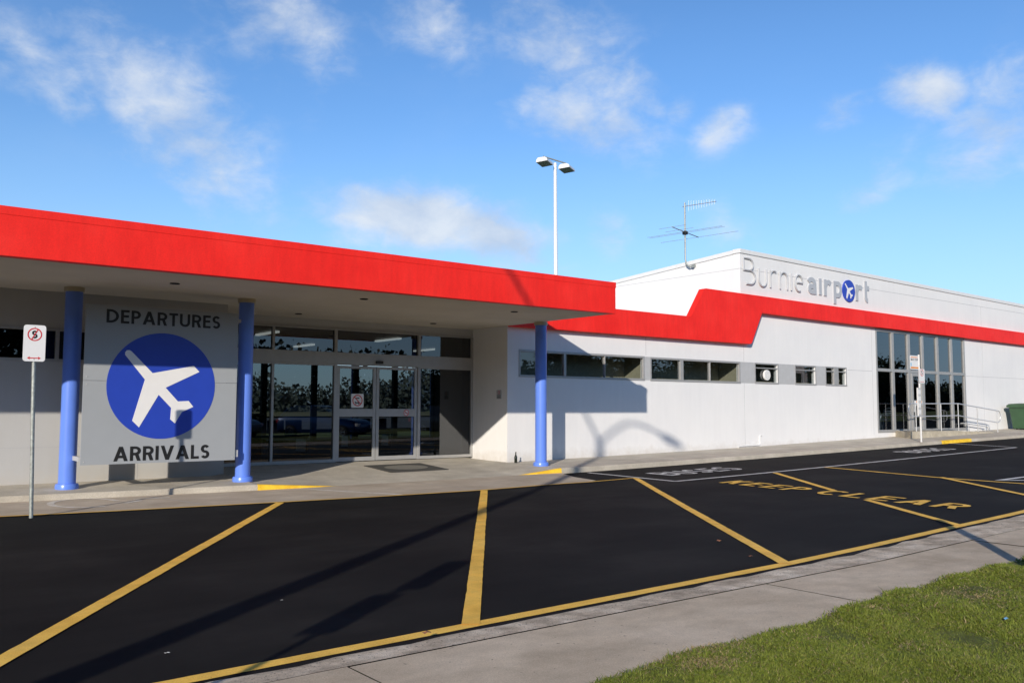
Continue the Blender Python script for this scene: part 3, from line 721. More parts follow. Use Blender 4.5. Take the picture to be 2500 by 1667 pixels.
mb = MB(); mb.quad((13.12, 16.72, 2.95), (28.6, 16.72, 2.95), (28.6, 17.55, 2.95), (13.12, 17.55, 2.95)); mb.quad((13.12, 16.72, 1.3), (28.6, 16.72, 1.3), (28.6, 17.55, 1.3), (13.12, 17.55, 1.3)); mb.build('washroom_ceiling', 'ceiling', T)
mb = MB(); mb.quad((28.7, FW + .05, .36), (45, FW + .05, .36), (45, 27, .36), (28.7, 27, .36)); mb.build('cafe_floor', 'dark_floor', T)
mb = MB(); mb.quad((28.7, 25, .3), (45, 25, .3), (45, 25, 5), (28.7, 25, 5)); mb.quad((28.7, FW + .05, .3), (28.7, 25, .3), (28.7, 25, 5), (28.7, FW + .05, 5)); mb.quad((45, FW + .05, .3), (45, 25, .3), (45, 25, 5), (45, FW + .05, 5)); mb.build('cafe_wall', 'inner_wall', T)
mb = MB(); mb.quad((28.7, FW + .05, 4.5), (45, FW + .05, 4.5), (45, 25, 4.5), (28.7, 25, 4.5)); mb.build('cafe_ceiling', 'ceiling', T)
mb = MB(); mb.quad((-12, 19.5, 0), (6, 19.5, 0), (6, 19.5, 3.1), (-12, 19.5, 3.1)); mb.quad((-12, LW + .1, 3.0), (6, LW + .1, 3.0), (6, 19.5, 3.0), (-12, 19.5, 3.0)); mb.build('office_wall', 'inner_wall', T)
for x, y in ((8.72, 20.1), (11.34, 23.6), (12.08, 20.0), (15.2, 23)):
    MB().box(x - .05, x + .05, y, y + 1.25, 3.02, 3.07).build('ceiling_light', 'tube', T)
# airside wall of the hall: tall windows between posts
mb = MB(); gx = [6.0, 8.3, 9.9, 11.7, 13.5, 15.1, 16.7, 18.4, 20.2, 22.0]
for x in gx: mb.box(x - .09, x + .09, 27.9, 28.05, 0, 3.1)
mb.box(6, 22.1, 27.92, 28.03, 0, .12); mb.box(6, 22.1, 27.92, 28.03, 2.75, 3.1); mb.box(-12, 6, 27.9, 28.2, -.3, 3.8); mb.box(22, 62, 27.9, 28.2, -.3, 4.9)
mb.build('airside_frame', 'inner_wall', T)
for x in (9.0, 12.6, 16.2, 19.8): MB().tube([(x, 30.2, -.2), (x, 30.2, 3.0)], .09, 12).build('airside_post', 'blue', T)
mb = MB()
for x in (9.0, 12.6, 16.2, 19.8): mb.tube([(x, 30.2, 2.6), (x, 28.0, 3.0)], .04, 6)
mb.box(4, 24, 28.1, 30.5, 3.1, 3.2); mb.build('airside_awning', 'inner_wall', T)

# ================================================================== SIGNS ON THE BUILDING
PLANE = [(3.995, 2.09), (3.995, 2.13), (4.02, 2.165), (4.06, 2.17), (4.095, 2.15), (4.44, 1.80), (5.12, 1.94), (5.22, 1.84), (4.66, 1.56), (4.87, 1.33), (5.05, 1.34), (5.13, 1.24), (4.94, 1.15), (4.83, .96), (4.75, 1.03), (4.76, 1.22), (4.55, 1.44), (4.25, .90), (4.14, 1.01), (4.32, 1.69)]
SY = 15.28
B = thing('direction_sign', 'large grey board between two columns reading departures above and arrivals below a blue disc', 'sign')
mb = MB(); mb.box(3.38, 5.885, SY, SY + .03, .31, 1.655); mb.box(3.38, 5.885, SY, SY + .03, 1.66, 2.89); mb.build('board', 'sign_grey', B)
mb = MB()
for z in (.42, 1.7, 2.78): mb.box(3.40, 5.86, SY + .032, SY + .08, z - .03, z + .03)
mb.box(3.36, 3.42, SY + .05, 15.78, .37, .44); mb.box(5.86, 5.95, SY + .03, 15.46, .36, .48); mb.box(5.86, 5.95, SY + .03, 15.46, 2.74, 2.8); mb.build('bracket', 'wall_grey', B)
dc = MB().prism(circle(4.61, 1.59, .885, 72), SY - .004, SY - .001).build('disc', 'sign_blue', B)
MB().prism(PLANE, SY - .008, SY - .005).build('aeroplane_emblem', 'sign_white', dc)
on_board = lambda u, v, l: (u, SY - .003 - l, v)
mb = text_mesh(MB(), 'DEPARTURES', 3.69, 5.56, 2.605, 2.825, on_board, w=.17, gap=.12); mb.build('departures_lettering', 'black', B)
mb = text_mesh(MB(), 'ARRIVALS', 3.87, 5.43, .355, .59, on_board, w=.18, gap=.11); mb.build('arrivals_lettering', 'black', B)
for x in (3.43, 5.84):
    for z in (.36, 1.6, 1.72, 2.84): MB().lathe((x, SY, z), [(.008, -.008), (.008, .008)], 8).build('screw', 'wall_grey', B)

N = thing('airport_name_sign', 'grey raised lettering with a blue aeroplane disc high on the white wall', 'sign')
ya, yb = FW - .035, FW + .002
def rnd(lines, name='thin_letter', r=.029):
    mb = MB()
    for ln in lines:
        mb.tube([(x, FW - .03, z) for x, z in ln], r, 8)
    return mb.build(name, 'letter_grey', N, smooth=True)
def dense(a, b, n=3): return seg(a, b, n)
rnd([[(22.34, 5.49), (22.33, 5.86), (22.55, 5.86)] + arc(22.58, 5.675, .235, .185, 90, -90, 10) + [(22.33, 5.49)], arc(22.66, 5.275, .245, .213, 90, -90, 12) + [(22.46, 5.062)]])
rnd([[(23.10, 5.61), (23.10, 5.26)] + arc(23.295, 5.25, .195, .20, 180, 360, 12) + [(23.49, 5.61)]])
rnd([[(23.69, 5.61), (23.70, 5.05)], [(23.70, 5.40)] + arc(23.90, 5.41, .20, .185, 170, 62, 8)])
rnd([[(24.21, 5.61), (24.22, 5.05)], [(24.22, 5.40)] + arc(24.415, 5.41, .195, .185, 172, 0, 10) + [(24.61, 5.05)]])
rnd([[(24.83, 5.61), (24.83, 5.05)]])
rnd([[(25.16, 5.34), (25.46, 5.34)] + arc(25.255, 5.36, .205, .235, 0, 180, 12) + [(25.05, 5.28)] + arc(25.255, 5.28, .205, .225, 180, 292, 9)])
def fat(lines, w=.155):
    mb = MB()
    for i, ln in enumerate(lines): stroke_solid(mb, ln, w, ya - i * .0015, yb, False)
    return mb.build('bold_letter', 'letter_grey', N)
fat([arc(25.99, 5.36, .19, .165, 155, 0, 10) + [(26.19, 5.04)], [(26.19, 5.30), (25.98, 5.30)] + arc(25.98, 5.205, .115, .095, 90, 270, 8) + [(26.19, 5.11)]])
fat([[(26.50, 5.04), (26.50, 5.60)]])
fat([[(26.80, 5.03), (26.80, 5.60)], [(26.80, 5.34)] + arc(27.0, 5.35, .17, .17, 165, 40, 7)])
fat([[(27.38, 4.80), (27.38, 5.60)], [(27.38, 5.52), (27.58, 5.52)] + arc(27.58, 5.315, .165, .205, 90, -90, 12) + [(27.38, 5.11)]])
dk = MB().prism(circle(28.26, 5.325, .385, 56), ya - .01, yb).build('disc', 'sign_blue', N)
MB().prism([(28.26 + (x - 4.61) * .43, 5.325 + (z - 1.59) * .43) for x, z in PLANE], ya - .016, ya - .011).build('aeroplane_emblem', 'sign_white', dk)
fat([[(28.79, 5.02), (28.79, 5.60)], [(28.79, 5.34)] + arc(28.99, 5.35, .17, .17, 165, 40, 7)])
fat([[(29.38, 5.77), (29.38, 5.18)] + arc(29.5, 5.18, .12, .10, 180, 275, 7), [(29.38, 5.53), (29.60, 5.53)]])

# door notices
def roundel(mb_y, cx, cz, r, parent, th=.16, flip=False):
    mb = MB()
    ring = circle(cx, cz, r * .9, 36); ring.append(ring[0])
    L, Q = offset_strip(ring, r * th); n = len(L)
    mb.add([(x, mb_y, z) for x, z in L + Q], [(i, i + 1, i + 1 + n, i + n) for i in range(n - 1)])
    a = R(45 if flip else 135); dx, dz = math.cos(a) * r * .86, math.sin(a) * r * .86
    L, Q = offset_strip([(cx - dx, cz - dz), (cx + dx, cz + dz)], r * th)
    mb.add([(x, mb_y - .0008, z) for x, z in L + Q], [(0, 1, 3, 2)])
    return mb.build('prohibition_ring', 'sign_red', parent)
def rounded(x0, x1, z0, z1, r):
    return arc(x1 - r, z1 - r, r, r, 0, 90, 5) + arc(x0 + r, z1 - r, r, r, 90, 180, 5) + arc(x0 + r, z0 + r, r, r, 180, 270, 5) + arc(x1 - r, z0 + r, r, r, 270, 360, 5)
GY = GLZ - .004
A = thing('no_dogs_sign', 'white square notice with red ring over dog and hand symbols, on the left sliding door', 'sign')
MB().prism(rounded(9.67, 9.99, 1.225, 1.545, .03), GY - .004, GY).build('plate', 'sign_white', A)
roundel(GY - .0075, 9.83, 1.39, .132, A)
mb = MB(); yy = GY - .0055
mb.prism([(9.78, 1.452), (9.87, 1.458), (9.885, 1.448), (9.87, 1.432), (9.82, 1.432), (9.80, 1.44)], yy, yy + .001)
mb.prism([(9.755, 1.345), (9.77, 1.372), (9.785, 1.36), (9.80, 1.35), (9.86, 1.352), (9.875, 1.372), (9.878, 1.335), (9.868, 1.30), (9.856, 1.30), (9.85, 1.325), (9.80, 1.325), (9.793, 1.30), (9.782, 1.30), (9.78, 1.335), (9.765, 1.335)], yy, yy + .001)
mb.build('dog_symbol', 'black', A)
A = thing('no_smoking_sticker', 'small round red no-smoking sticker on the mid rail of the right sliding door', 'sticker')
MB().prism(circle(11.145, 1.105, .072, 32), GLZ - .003, GLZ - .0008).build('plate', 'alu_light', A)
roundel(GLZ - .0045, 11.145, 1.105, .072, A, .2)
MB().box(11.10, 11.19, GLZ - .0052, GLZ - .0048, 1.098, 1.112).build('cigarette_symbol', 'black', A)
# plaque on the return wall
A = thing('wall_plaque', 'small grey notice plaque with red emblem on the shaded entrance side wall', 'plaque')
MB().box(13.085, 13.099, 16.925, 17.11, 1.445, 1.66).build('plate', 'wall_grey', A)
mb = MB()
ring = circle(17.015, 1.60, .035, 20); ring.append(ring[0]); L, Q = offset_strip(ring, .012); n = len(L)
mb.add([(13.0835, y, z) for y, z in L + Q], [(i, i + 1, i + 1 + n, i + n) for i in range(n - 1)]); mb.build('emblem', 'sign_red', A)
mb = MB()
for z in (1.53, 1.50, 1.475): mb.box(13.082, 13.084, 16.95, 17.085, z - .006, z + .006)
mb.build('printed_lines', 'black', A)
# cafe door notices
A = thing('door_notice', 'white and orange opening-hours notice on the rail of the cafe door', 'notice')
MB().box(32.62, 33.2, FW - .036, FW - .031, 1.37, 1.52).build('sheet', 'sign_white', A)
mb = MB()
for a, b, c, d in ((32.72, 33.15, 1.46, 1.51), (32.72, 32.95, 1.39, 1.43), (33.0, 33.15, 1.385, 1.44)): mb.box(a, b, FW - .038, FW - .0365, c, d)
mb.build('orange_print', 'orange', A)

# ================================================================== STREET FURNITURE
def no_stop_plate(x, y, z0, z1, hw, root, arrow=True):
    p = MB().prism(rounded(x - hw, x + hw, z0, z1, .035), y - .004, y).build('plate', 'sign_white', root)
    H = z1 - z0; r = hw * .60; cz = z1 - H * .26; yy = y - .0055
    mb = MB(); ring = circle(x, cz, r, 36); ring.append(ring[0]); L, Q = offset_strip(ring, .015); n = len(L)
    mb.add([(a, yy, b) for a, b in L + Q], [(i, i + 1, i + 1 + n, i + n) for i in range(n - 1)])
    dx, dz = math.cos(R(62)) * r, math.sin(R(62)) * r
    L, Q = offset_strip([(x - dx, cz - dz), (x + dx, cz + dz)], .013); mb.add([(a, yy - .002, b) for a, b in L + Q], [(0, 1, 3, 2)])
    mb.build('red_ring', 'sign_red', p); mb = MB()
    if arrow:
        za = z0 + .045; a_ = hw * .62
        mb.prism([(x - a_, za), (x - a_ + .035, za + .022), (x - a_ + .03, za + .006), (x + a_ - .03, za + .006), (x + a_ - .035, za + .022), (x + a_, za), (x + a_ - .035, za - .022), (x + a_ - .03, za - .006), (x - a_ + .03, za - .006), (x - a_ + .035, za - .022)], yy, yy + .001)
        mb.build('arrow', 'sign_red', p)
    mb = MB(); S, _ = glyph('S', .62, .19)
    L, Q = offset_strip([(x - r * .42 + a * r * 1.32, cz - r * .64 + b * r * 1.28) for a, b in S[0]], .022); n = len(L)
    mb.add([(a, yy - .001, b) for a, b in L + Q], [(i, i + 1, i + 1 + n, i + n) for i in range(n - 1)]); mb.build('letter', 'black', p)
    return p
px_, py_ = 2.365, 13.30
A = thing('no_stopping_sign', 'white no-stopping sign with red ring on a thin galvanised pole at the left kerb', 'sign')
MB().tube([(px_, py_, G(px_) - .05), (px_ - .03, py_, 1.0), (px_ - .055, py_, 2.30)], .026, 12).build('pole', 'galv', A, smooth=True)
no_stop_plate(px_ - .055, py_ - .03, 1.845, 2.335, .135, A)
for z in (2.305, 1.875): MB().lathe((px_ - .055, py_ - .034, z), [(.006, -.006), (.006, .006)], 8).build('bolt', 'galv', A)
bx, by = 28.86, 14.56; bz = path_z(bx, by)
A = thing('bus_stop_sign', 'bus stop pole with orange-edged plate and no-stopping plate in front of the cafe', 'sign')
MB().tube([(bx, by, bz - .03), (bx, by, 3.02)], .032, 12).build('pole', 'alu_light', A, smooth=True)
pl = MB().prism(rounded(bx - .60, bx - .06, 2.52, 2.98, .05), by - .012, by - .004).build('bus_plate', 'sign_white', A)
mb = MB().box(bx - .57, bx - .07, by - .0145, by - .013, 2.55, 2.605); mb.build('orange_band', 'orange', pl)
mb = MB()
for i in range(9): mb.box(bx - .55 + i * .05, bx - .515 + i * .05, by - .0145, by - .013, 2.905, 2.94)
mb.build('operator_name', 'orange', pl)
for wd_, xa_, xb_ in (('BUS', bx - .55, bx - .36), ('STOP', bx - .31, bx - .09)): text_mesh(MB(), wd_, xa_, xb_, 2.81, 2.88, lambda u, v, l: (u, by - .014 - l, v), w=.17, gap=.14, widths=dict(B=.5, O=.6)).build('lettering', 'black', pl)
mb = MB().box(bx - .58, bx - .52, by - .0145, by - .013, 2.62, 2.74); mb.build('blue_panel', 'sky_blue', pl)
no_stop_plate(bx + .10, by - .036, 2.075, 2.545, .185, A, True)
mb = MB().box(bx - .22, bx - .035, by - .05, by + .0, .98, 1.92); cs = mb.build('timetable_case', 'alu_light', A, bevel=.01)
for i in range(4): MB().box(bx - .20, bx - .05, by - .054, by - .051, 1.05 + i * .22, 1.19 + i * .22).build('timetable_sheet', 'sign_white', cs)

# access ramp and rails at the cafe door
def ramp_top(x): return lerp_table([(30, .42), (33.6, .41), (36.8, path_z(36.8, 15.9) + .012)], x)
mb = MB(); prof = [30.25, 33.6, 36.8]
vs = []
for x, xb in ((30.25, 31.2), (33.6, 33.6), (36.8, 36.8)):
    vs += [(x, 15.62, path_z(x, 15.6) - .05), (x, 15.62, ramp_top(x)), (xb, FW - .003, ramp_top(x)), (xb, FW - .003, path_z(x, 16.6) - .05)]
mb.add(vs, [(0, 4, 5, 1), (1, 5, 6, 2), (4, 8, 9, 5), (5, 9, 10, 6), (0, 1, 2, 3), (8, 11, 10, 9)])
tag(mb.build('access_ramp', 'ramp', bevel=.012), 'low beige concrete ramp leading up to the cafe door', 'ramp')
A = thing('handrail', 'long silver tubular handrail along the outer edge of the cafe ramp', 'handrail')
ry = 15.68
top = [(30.75, 1.40), (32.6, 1.41), (33.95, 1.42), (35.55, 1.29), (37.28, 1.15)]
bot = [(x, z - (.45 if x < 34.5 else .47)) for x, z in top]
loopL = arc(30.52, 1.18, .22, .225, 90, 270, 10)
mb = MB(); tp = [(37.28, 1.15)] + [(x, z) for x, z in top[::-1][1:]]
pth = [(x, ry, z) for x, z in tp[:-1]] + [(30.4, ry, 1.40)] 
mb.tube(pth, .020, 10)
mb.tube([(x, ry, z) for x, z in bot[::-1]] + [(30.45, ry, .96), (30.3, ry, 1.0), (30.24, ry, 1.12), (30.26, ry, 1.30), (30.32, ry, 1.38), (30.4, ry, 1.40)], .018, 10)
mb.tube([(37.28, ry, 1.15)] + [(x, ry, z) for x, z in arc(37.42, .92, .14, .21, 80, -85, 10)] + [(37.28, ry, .68)], .018, 10)
mb.build('rail', 'steel', A, smooth=True)
for x, z in top: MB().tube([(x, ry, (ramp_top(x) if x < 36.8 else path_z(x, ry)) - .02), (x, ry, z - .0)], .018, 10).build('post', 'steel', A, smooth=True)
A = thing('handrail', 'short low silver handrail against the white wall, right of the cafe window', 'handrail')
mb = MB(); mb.tube([(36.2, 16.64, .645), (36.2, 16.5, .645), (36.4, 16.5, .63), (38.06, 16.5, .50), (38.24, 16.5, .47), (38.32, 16.5, .40), (38.33, 16.5, path_z(38.3, 16.5) - .02)], .02, 10); mb.build('rail', 'steel', A, smooth=True)
for x, z in ((36.6, .615), (38.04, .50)): MB().tube([(x, 16.5, (ramp_top(x) if x < 36.8 else path_z(x, 16.5)) - .02), (x, 16.5, z)], .018, 8).build('post', 'steel', A)

# green bin
A = thing('rubbish_bin', 'dark green plastic rubbish bin with flared rim standing by the far white wall', 'bin')
bx0, bx1, by0, by1 = 40.05, 41.4, 15.45, 16.45; bz0 = path_z(40, 16) + .02
def loft(mb, rings):
    n = len(rings[0]); vs = [p for r in rings for p in r]
    return mb.add(vs, [(i * n + j, i * n + (j + 1) % n, (i + 1) * n + (j + 1) % n, (i + 1) * n + j) for i in range(len(rings) - 1) for j in range(n)] + [tuple(range(n - 1, -1, -1)), tuple(range((len(rings) - 1) * n, len(rings) * n))])
def rrect(x0, x1, y0, y1, z, r=.08): return [(a, b, z) for a, b in rounded(x0, x1, y0, y1, r)]
mb = loft(MB(), [rrect(bx0 + .17, bx1 - .17, by0 + .12, by1 - .12, bz0 + .03), rrect(bx0 + .10, bx1 - .10, by0 + .08, by1 - .08, bz0 + .55), rrect(bx0 + .03, bx1 - .03, by0 + .04, by1 - .04, bz0 + .92)])
mb.build('body', 'bin_green', A, smooth=True)
mb = loft(MB(), [rrect(bx0 - .03, bx1 + .03, by0 - .02, by1 + .02, bz0 + .92), rrect(bx0 - .04, bx1 + .04, by0 - .03, by1 + .03, bz0 + 1.0), rrect(bx0 + .04, bx1 - .04, by0 + .04, by1 - .04, bz0 + 1.07), rrect(bx0 + .4, bx1 - .4, by0 + .3, by1 - .3, bz0 + 1.10)])
mb.build('lid', 'bin_green', A, smooth=True)
MB().prism(circle(40.75, bz0 + .76, .055, 20), by0 + .0, by0 + .08).build('lock_plate', 'sign_white', A)
for x in (bx0 + .3, bx1 - .3):
    for y in (by0 + .25, by1 - .25): MB().prism(circle(x, bz0 + .02, .055, 16), y - .02, y + .02).build('wheel', 'rubber', A)

# doormat, bottle, pipe, fan
def mat_z(x, y): return path_z(x, y) + .012
A = thing('doormat', 'large dark doormat with pale worn oval, lying before the sliding doors', 'doormat')
MB().slab(rounded(9.62, 11.1, 16.22, 17.42, .03), mat_z, .012).build('border', 'mat_edge', A)
MB().slab([(10.36 + .52 * math.cos(t), 16.82 + .36 * math.sin(t)) for t in [2 * pi * i / 40 for i in range(40)]], lambda x, y: mat_z(x, y) + .004, 0).build('pile', 'mat_pile', A)
MB().lathe((13.14, 16.42, path_z(13.14, 16.42)), [(.034, .0), (.036, .02), (.036, .135), (.02, .175), (.013, .19), (.013, .235), (.016, .24), (.016, .25)], 20).build('bottle', 'bottle', None, smooth=True)
tag(bpy.data.objects['bottle'], 'small dark glass bottle standing at the foot of the white wall corner', 'bottle')
A = tag(MB().tube([(21.93, FW - .03, .0), (21.93, FW - .03, .07), (22.0, FW - .03, .085), (22.95, FW - .03, .10), (23.0, FW - .03, .13), (23.0, FW - .03, .36), (23.03, FW - .03, .40), (23.10, FW - .03, .39)], .014, 8).build('wall_pipe', 'cap', None, smooth=True), 'thin white conduit pipe running low along the wall then up', 'pipe')
A = thing('extractor_fan', 'round cream extractor fan set in the small square window', 'fan')
MB().prism(circle(23.44, 2.265, .165, 32), FW - .035, FW + .03).build('housing', 'sign_white', A, bevel=.01)
mb = MB(); 
for i in range(3):
    ring = circle(23.44, 2.265, .04 + i * .04, 24); ring.append(ring[0]); L, Q = offset_strip(ring, .008); n = len(L)
    mb.add([(x, FW - .0375, z) for x, z in L + Q], [(k, k + 1, k + 1 + n, k + n) for k in range(n - 1)])
mb.build('grille', 'wall_grey', A)

# TV antenna on the tower side
A = thing('tv_antenna', 'rooftop television antenna with comb array above long thin rods, on white parapet', 'antenna')
ax, ay = 22.06, 18.75
MB().tube([(22.12, 18.5, 5.80), (22.08, 18.6, 5.79), (ax, ay - .05, 5.88), (ax, ay, 6.05), (ax, ay, 7.92)], .028, 10).build('mast', 'galv', A, smooth=True)
mb = MB().tube([(22.2, 18.48, 5.82), (22.07, 18.46, 5.80)], .05, 10); mb.build('wall_bracket', 'galv', A)
rY = Vector((.136, -.988, 0)); bX = Vector((.96, .28, 0)); uB = Vector((.217, -.976, 0))
o0 = Vector((ax, ay, 7.80))
mb = MB().tube([o0 - uB * .08, o0 + uB * 1.12], .013, 8); up_ = mb.build('upper_boom', 'galv', A)
mb = MB()
for i in range(11):
    p = o0 + uB * (.14 + i * .092); L_ = .17 - .0085 * i
    mb.tube([p - Vector((0, 0, L_)), p + Vector((0, 0, L_))], .0045, 5)
mb.build('comb_rods', 'cap', up_)
o1 = Vector((ax, ay, 6.95))
mb = MB().tube([o1 - bX * 1.0, o1 + bX * 1.08], .016, 8); lo_ = mb.build('lower_boom', 'galv', A)
mb = MB()
for t, l0, l1 in ((-.98, .5, .52), (-.42, .55, .52), (-.06, 1.45, 1.4), (.10, 1.45, 1.42), (1.05, 1.5, 1.5)):
    p = o1 + bX * t; mb.tube([p - rY * l0, p + rY * l1], .0065, 5)
mb.build('long_rods', 'galv', lo_)
MB().box(ax - .07, ax + .05, ay - .08, ay + .06, 6.86, 6.98).build('junction_box', 'black', A, bevel=.01)

# floodlight mast behind the building
A = thing('floodlight_mast', 'tall thin white mast with two box floodlights behind the red canopy', 'floodlight')
FY = 30.5
k = (FY - 25) / 15
def fl(a, b): return a + (b - a) * k
fx = fl(21.99, 35.19); fz = fl(10.66, 16.31)
MB().tube([(fx - .02, FY, -.5), (fx - .1, FY, fz - .1)], [.13, .075], 14).build('mast', 'cap', A, smooth=True)
mb = MB().tube([(fx - .75, FY + .1, fz + .12), (fx + .55, FY - .1, fz - .04)], .035, 8); mb.build('cross_arm', 'galv', A)
def flood(cx, cz, yaw):
    mb = MB(); mb.cur = 0
    loft(mb, [[(-.44, -.34, -.14), (.44, -.34, -.14), (.44, .34, -.14), (-.44, .34, -.14)], [(-.42, -.31, .0), (.42, -.31, .0), (.42, .31, .02), (-.42, .31, .02)], [(-.33, -.16, .13), (.33, -.16, .13), (.33, .26, .15), (-.33, .26, .15)]])
    o = mb.build('lamp_housing', 'cap', A, bevel=.02); o.location = (cx, FY - .1, cz); o.rotation_euler = (R(-4), R(4), yaw); o.scale = (.84, .84, .9)
    l = MB().quad((-.40, -.30, -.144), (-.40, .30, -.144), (.40, .30, -.144), (.40, -.30, -.144)).build('lens', 'lamp_glass', o)
flood(fl(21.30, 34.1) , fl(10.52, 16.1), .45); flood(fl(22.42, 35.9), fl(10.47, 16.0), .45)

# cafe chairs
def chair(x, y, rz, label):
    A = thing('cafe_chair', label, 'chair', 'aluminium chairs in the cafe', (x, y, .36), rz)
    MB().box(-.22, .22, -.22, .22, .43, .46).build('seat', 'seat_blue', A, bevel=.02)
    mb = MB(); mb.tube([(-.25, -.24, 0), (-.25, -.2, .62), (-.25, .1, .68), (-.24, .24, .62), (-.22, .26, .45)], .014, 8); mb.tube([(.25, -.24, 0), (.25, -.2, .62), (.25, .1, .68), (.24, .24, .62), (.22, .26, .45)], .014, 8)
    mb.tube([(-.24, .24, .6), (-.2, .3, .84), (0, .32, .88), (.2, .3, .84), (.24, .24, .6)], .014, 8); mb.tube([(-.22, .27, 0), (-.22, .24, .6)], .014, 8); mb.tube([(.22, .27, 0), (.22, .24, .6)], .014, 8)
    mb.build('frame', 'steel', A, smooth=True)
    mb = MB()
    for z in (.58, .66, .74): mb.box(-.22, .22, .255, .275, z, z + .05)
    mb.build('backrest', 'steel', A)
chair(30.75, 17.35, R(-60), 'aluminium cafe chair nearest the left window edge, blue seat')
chair(31.9, 17.6, R(70), 'aluminium cafe chair behind the second window bay, turned away')
chair(33.4, 18.3, R(150), 'aluminium cafe chair deeper inside, behind the cafe door')
A = thing('cafe_table', 'small round cafe table standing between the chairs behind the glass', 'table', None, (31.35, 18.1, .36))
MB().lathe((0, 0, 0), [(.0, .72), (.36, .72), (.36, .75), (0, .75)], 28).build('tabletop', 'alu_light', A)
MB().lathe((0, 0, 0), [(.22, 0), (.2, .03), (.035, .05), (.035, .72)], 20).build('pedestal', 'steel', A)

def bench(x, y, rz, label):
    A = thing('waiting_bench', label, 'bench', 'waiting benches in the hall', (x, y, -.01), rz)
    for i in range(3):
        MB().box(-.85 + i * .58, -.33 + i * .58, -.22, .22, .42, .47).build('seat', 'seat_blue', A, bevel=.02); MB().box(-.85 + i * .58, -.33 + i * .58, .2, .25, .5, .88).build('backrest', 'seat_blue', A, bevel=.02)
    MB().box(-.9, .9, -.03, .03, .36, .42).build('beam', 'steel', A)
    for sx_ in (-.7, .7): MB().box(sx_ - .025, sx_ + .025, -.25, .25, 0, .36).build('leg', 'steel', A)
bench(10.2, 23.2, R(8), 'dark blue three-seat bench in the hall, behind the left glass panel')
bench(14.0, 25.2, R(-4), 'dark blue three-seat bench in the hall, behind the sliding doors')
A = thing('check_in_counter', 'dark counter with pale top standing inside the hall behind the glass', 'counter')
MB().box(8.2, 9.0, 21.6, 24.2, -.01, 1.02).build('front', 'inner_wall', A, bevel=.01); MB().box(8.15, 9.08, 21.55, 24.25, 1.022, 1.07).build('top', 'wall_grey', A, bevel=.01)

# litter on the road
def scrap(x, y, s, mat, label, cat='leaf', name='dead_leaf', rz=0):
    mb = MB(); n = 7; z = (G(x) + .004 if y > near_edge(x) else G(x) + .05)
    pts = [(s * (1 + .3 * math.sin(i * 2.1 + x)) * math.cos(2 * pi * i / n), .55 * s * math.sin(2 * pi * i / n), .25 * s * (i % 2) + .004) for i in range(n)]
    mb.add(pts + [(0, 0, .35 * s)], [(i, (i + 1) % n, n) for i in range(n)])
    o = mb.build(name, mat); o.location = (x, y, z); o.rotation_euler.z = rz
    return tag(o, label, cat)
scrap(7.98, 6.35, .05, 'litter', 'curled brown leaf on the asphalt, left of the third bay line', rz=.5)
scrap(7.43, 5.52, .028, 'litter', 'tiny brown leaf beside the near yellow edge line')
scrap(3.14, 4.83, .04, 'litter', 'reddish leaf lying against the near kerb', rz=.2)
scrap(1.75, 5.55, .015, 'pale_bit', 'tiny pale paper scrap on the asphalt at lower left', 'scrap', 'paper_scrap')
scrap(2.9, 6.5, .012, 'pale_bit', 'tiny pale scrap on the asphalt between the first and second bay lines', 'scrap', 'paper_scrap')
scrap(6.25, 2.62, .03, 'sky_blue', 'small bluish scrap lying in the grass', 'scrap', 'paper_scrap')
scrap(12.95, 16.75, .06, 'pale_bit', 'crumpled white scrap at the foot of the entrance side wall', 'scrap', 'paper_scrap')
bpy.data.objects['paper_scrap.003'].location = (12.98, 16.95, path_z(12.98, 16.95))
bpy.data.objects['paper_scrap.002'].location.z += .05

# ================================================================== THINGS BEHIND THE PHOTOGRAPHER (they cast shadows, fill reflections and block low sky light)
A = thing('street_lamp', 'tall twin-arm street lamp standing outside the view to the left', 'street lamp')
lx, ly, lh = -4.52, 1.13, 9.35
MB().tube([(lx, ly, -.3), (lx, ly, lh)], [.14, .08], 14).build('pole', 'galv', A, smooth=True)
for s_ in (-1, 1):
    pts = [(0, 0), (.12, .16), (.37, .50), (.72, .90), (1.1, 1.10), (1.5, 1.17), (1.9, 1.17)]
    MB().tube([(lx, ly + s_ * a, lh - .1 + b) for a, b in pts], .04, 10).build('arm', 'galv', A, smooth=True)
    mb = MB(); loft(mb, [[(lx - .04, ly + s_ * 1.75, lh + 1.02), (lx + .04, ly + s_ * 1.75, lh + 1.02), (lx + .04, ly + s_ * 1.75, lh + 1.12), (lx - .04, ly + s_ * 1.75, lh + 1.12)],
                        [(lx - .14, ly + s_ * 2.0, lh + .99), (lx + .14, ly + s_ * 2.0, lh + .99), (lx + .10, ly + s_ * 2.0, lh + 1.17), (lx - .10, ly + s_ * 2.0, lh + 1.17)],
                        [(lx - .09, ly + s_ * 2.4, lh + 1.03), (lx + .09, ly + s_ * 2.4, lh + 1.03), (lx + .06, ly + s_ * 2.4, lh + 1.14), (lx - .06, ly + s_ * 2.4, lh + 1.14)]])
    mb.build('lamp_head', 'galv', A)
A = thing('parking_sign', 'pole with two stacked plates, outside the view at lower left', 'sign')
sx, sy = -1.62, 2.2
MB().tube([(sx, sy, -.25), (sx, sy, 2.58)], .028, 10).build('pole', 'galv', A)
for z0, z1, off in ((2.12, 2.60, .05), (1.62, 2.07, -.04)): 
    o = MB().prism(rounded(-.13 + off, .13 + off, z0, z1, .03), -.036, -.03).build('plate', 'sign_white', A); o.location = (sx, sy, 0); o.rotation_euler.z = R(-25)
A = thing('timber_post', 'short round post on the verge, outside the view at right', 'post')
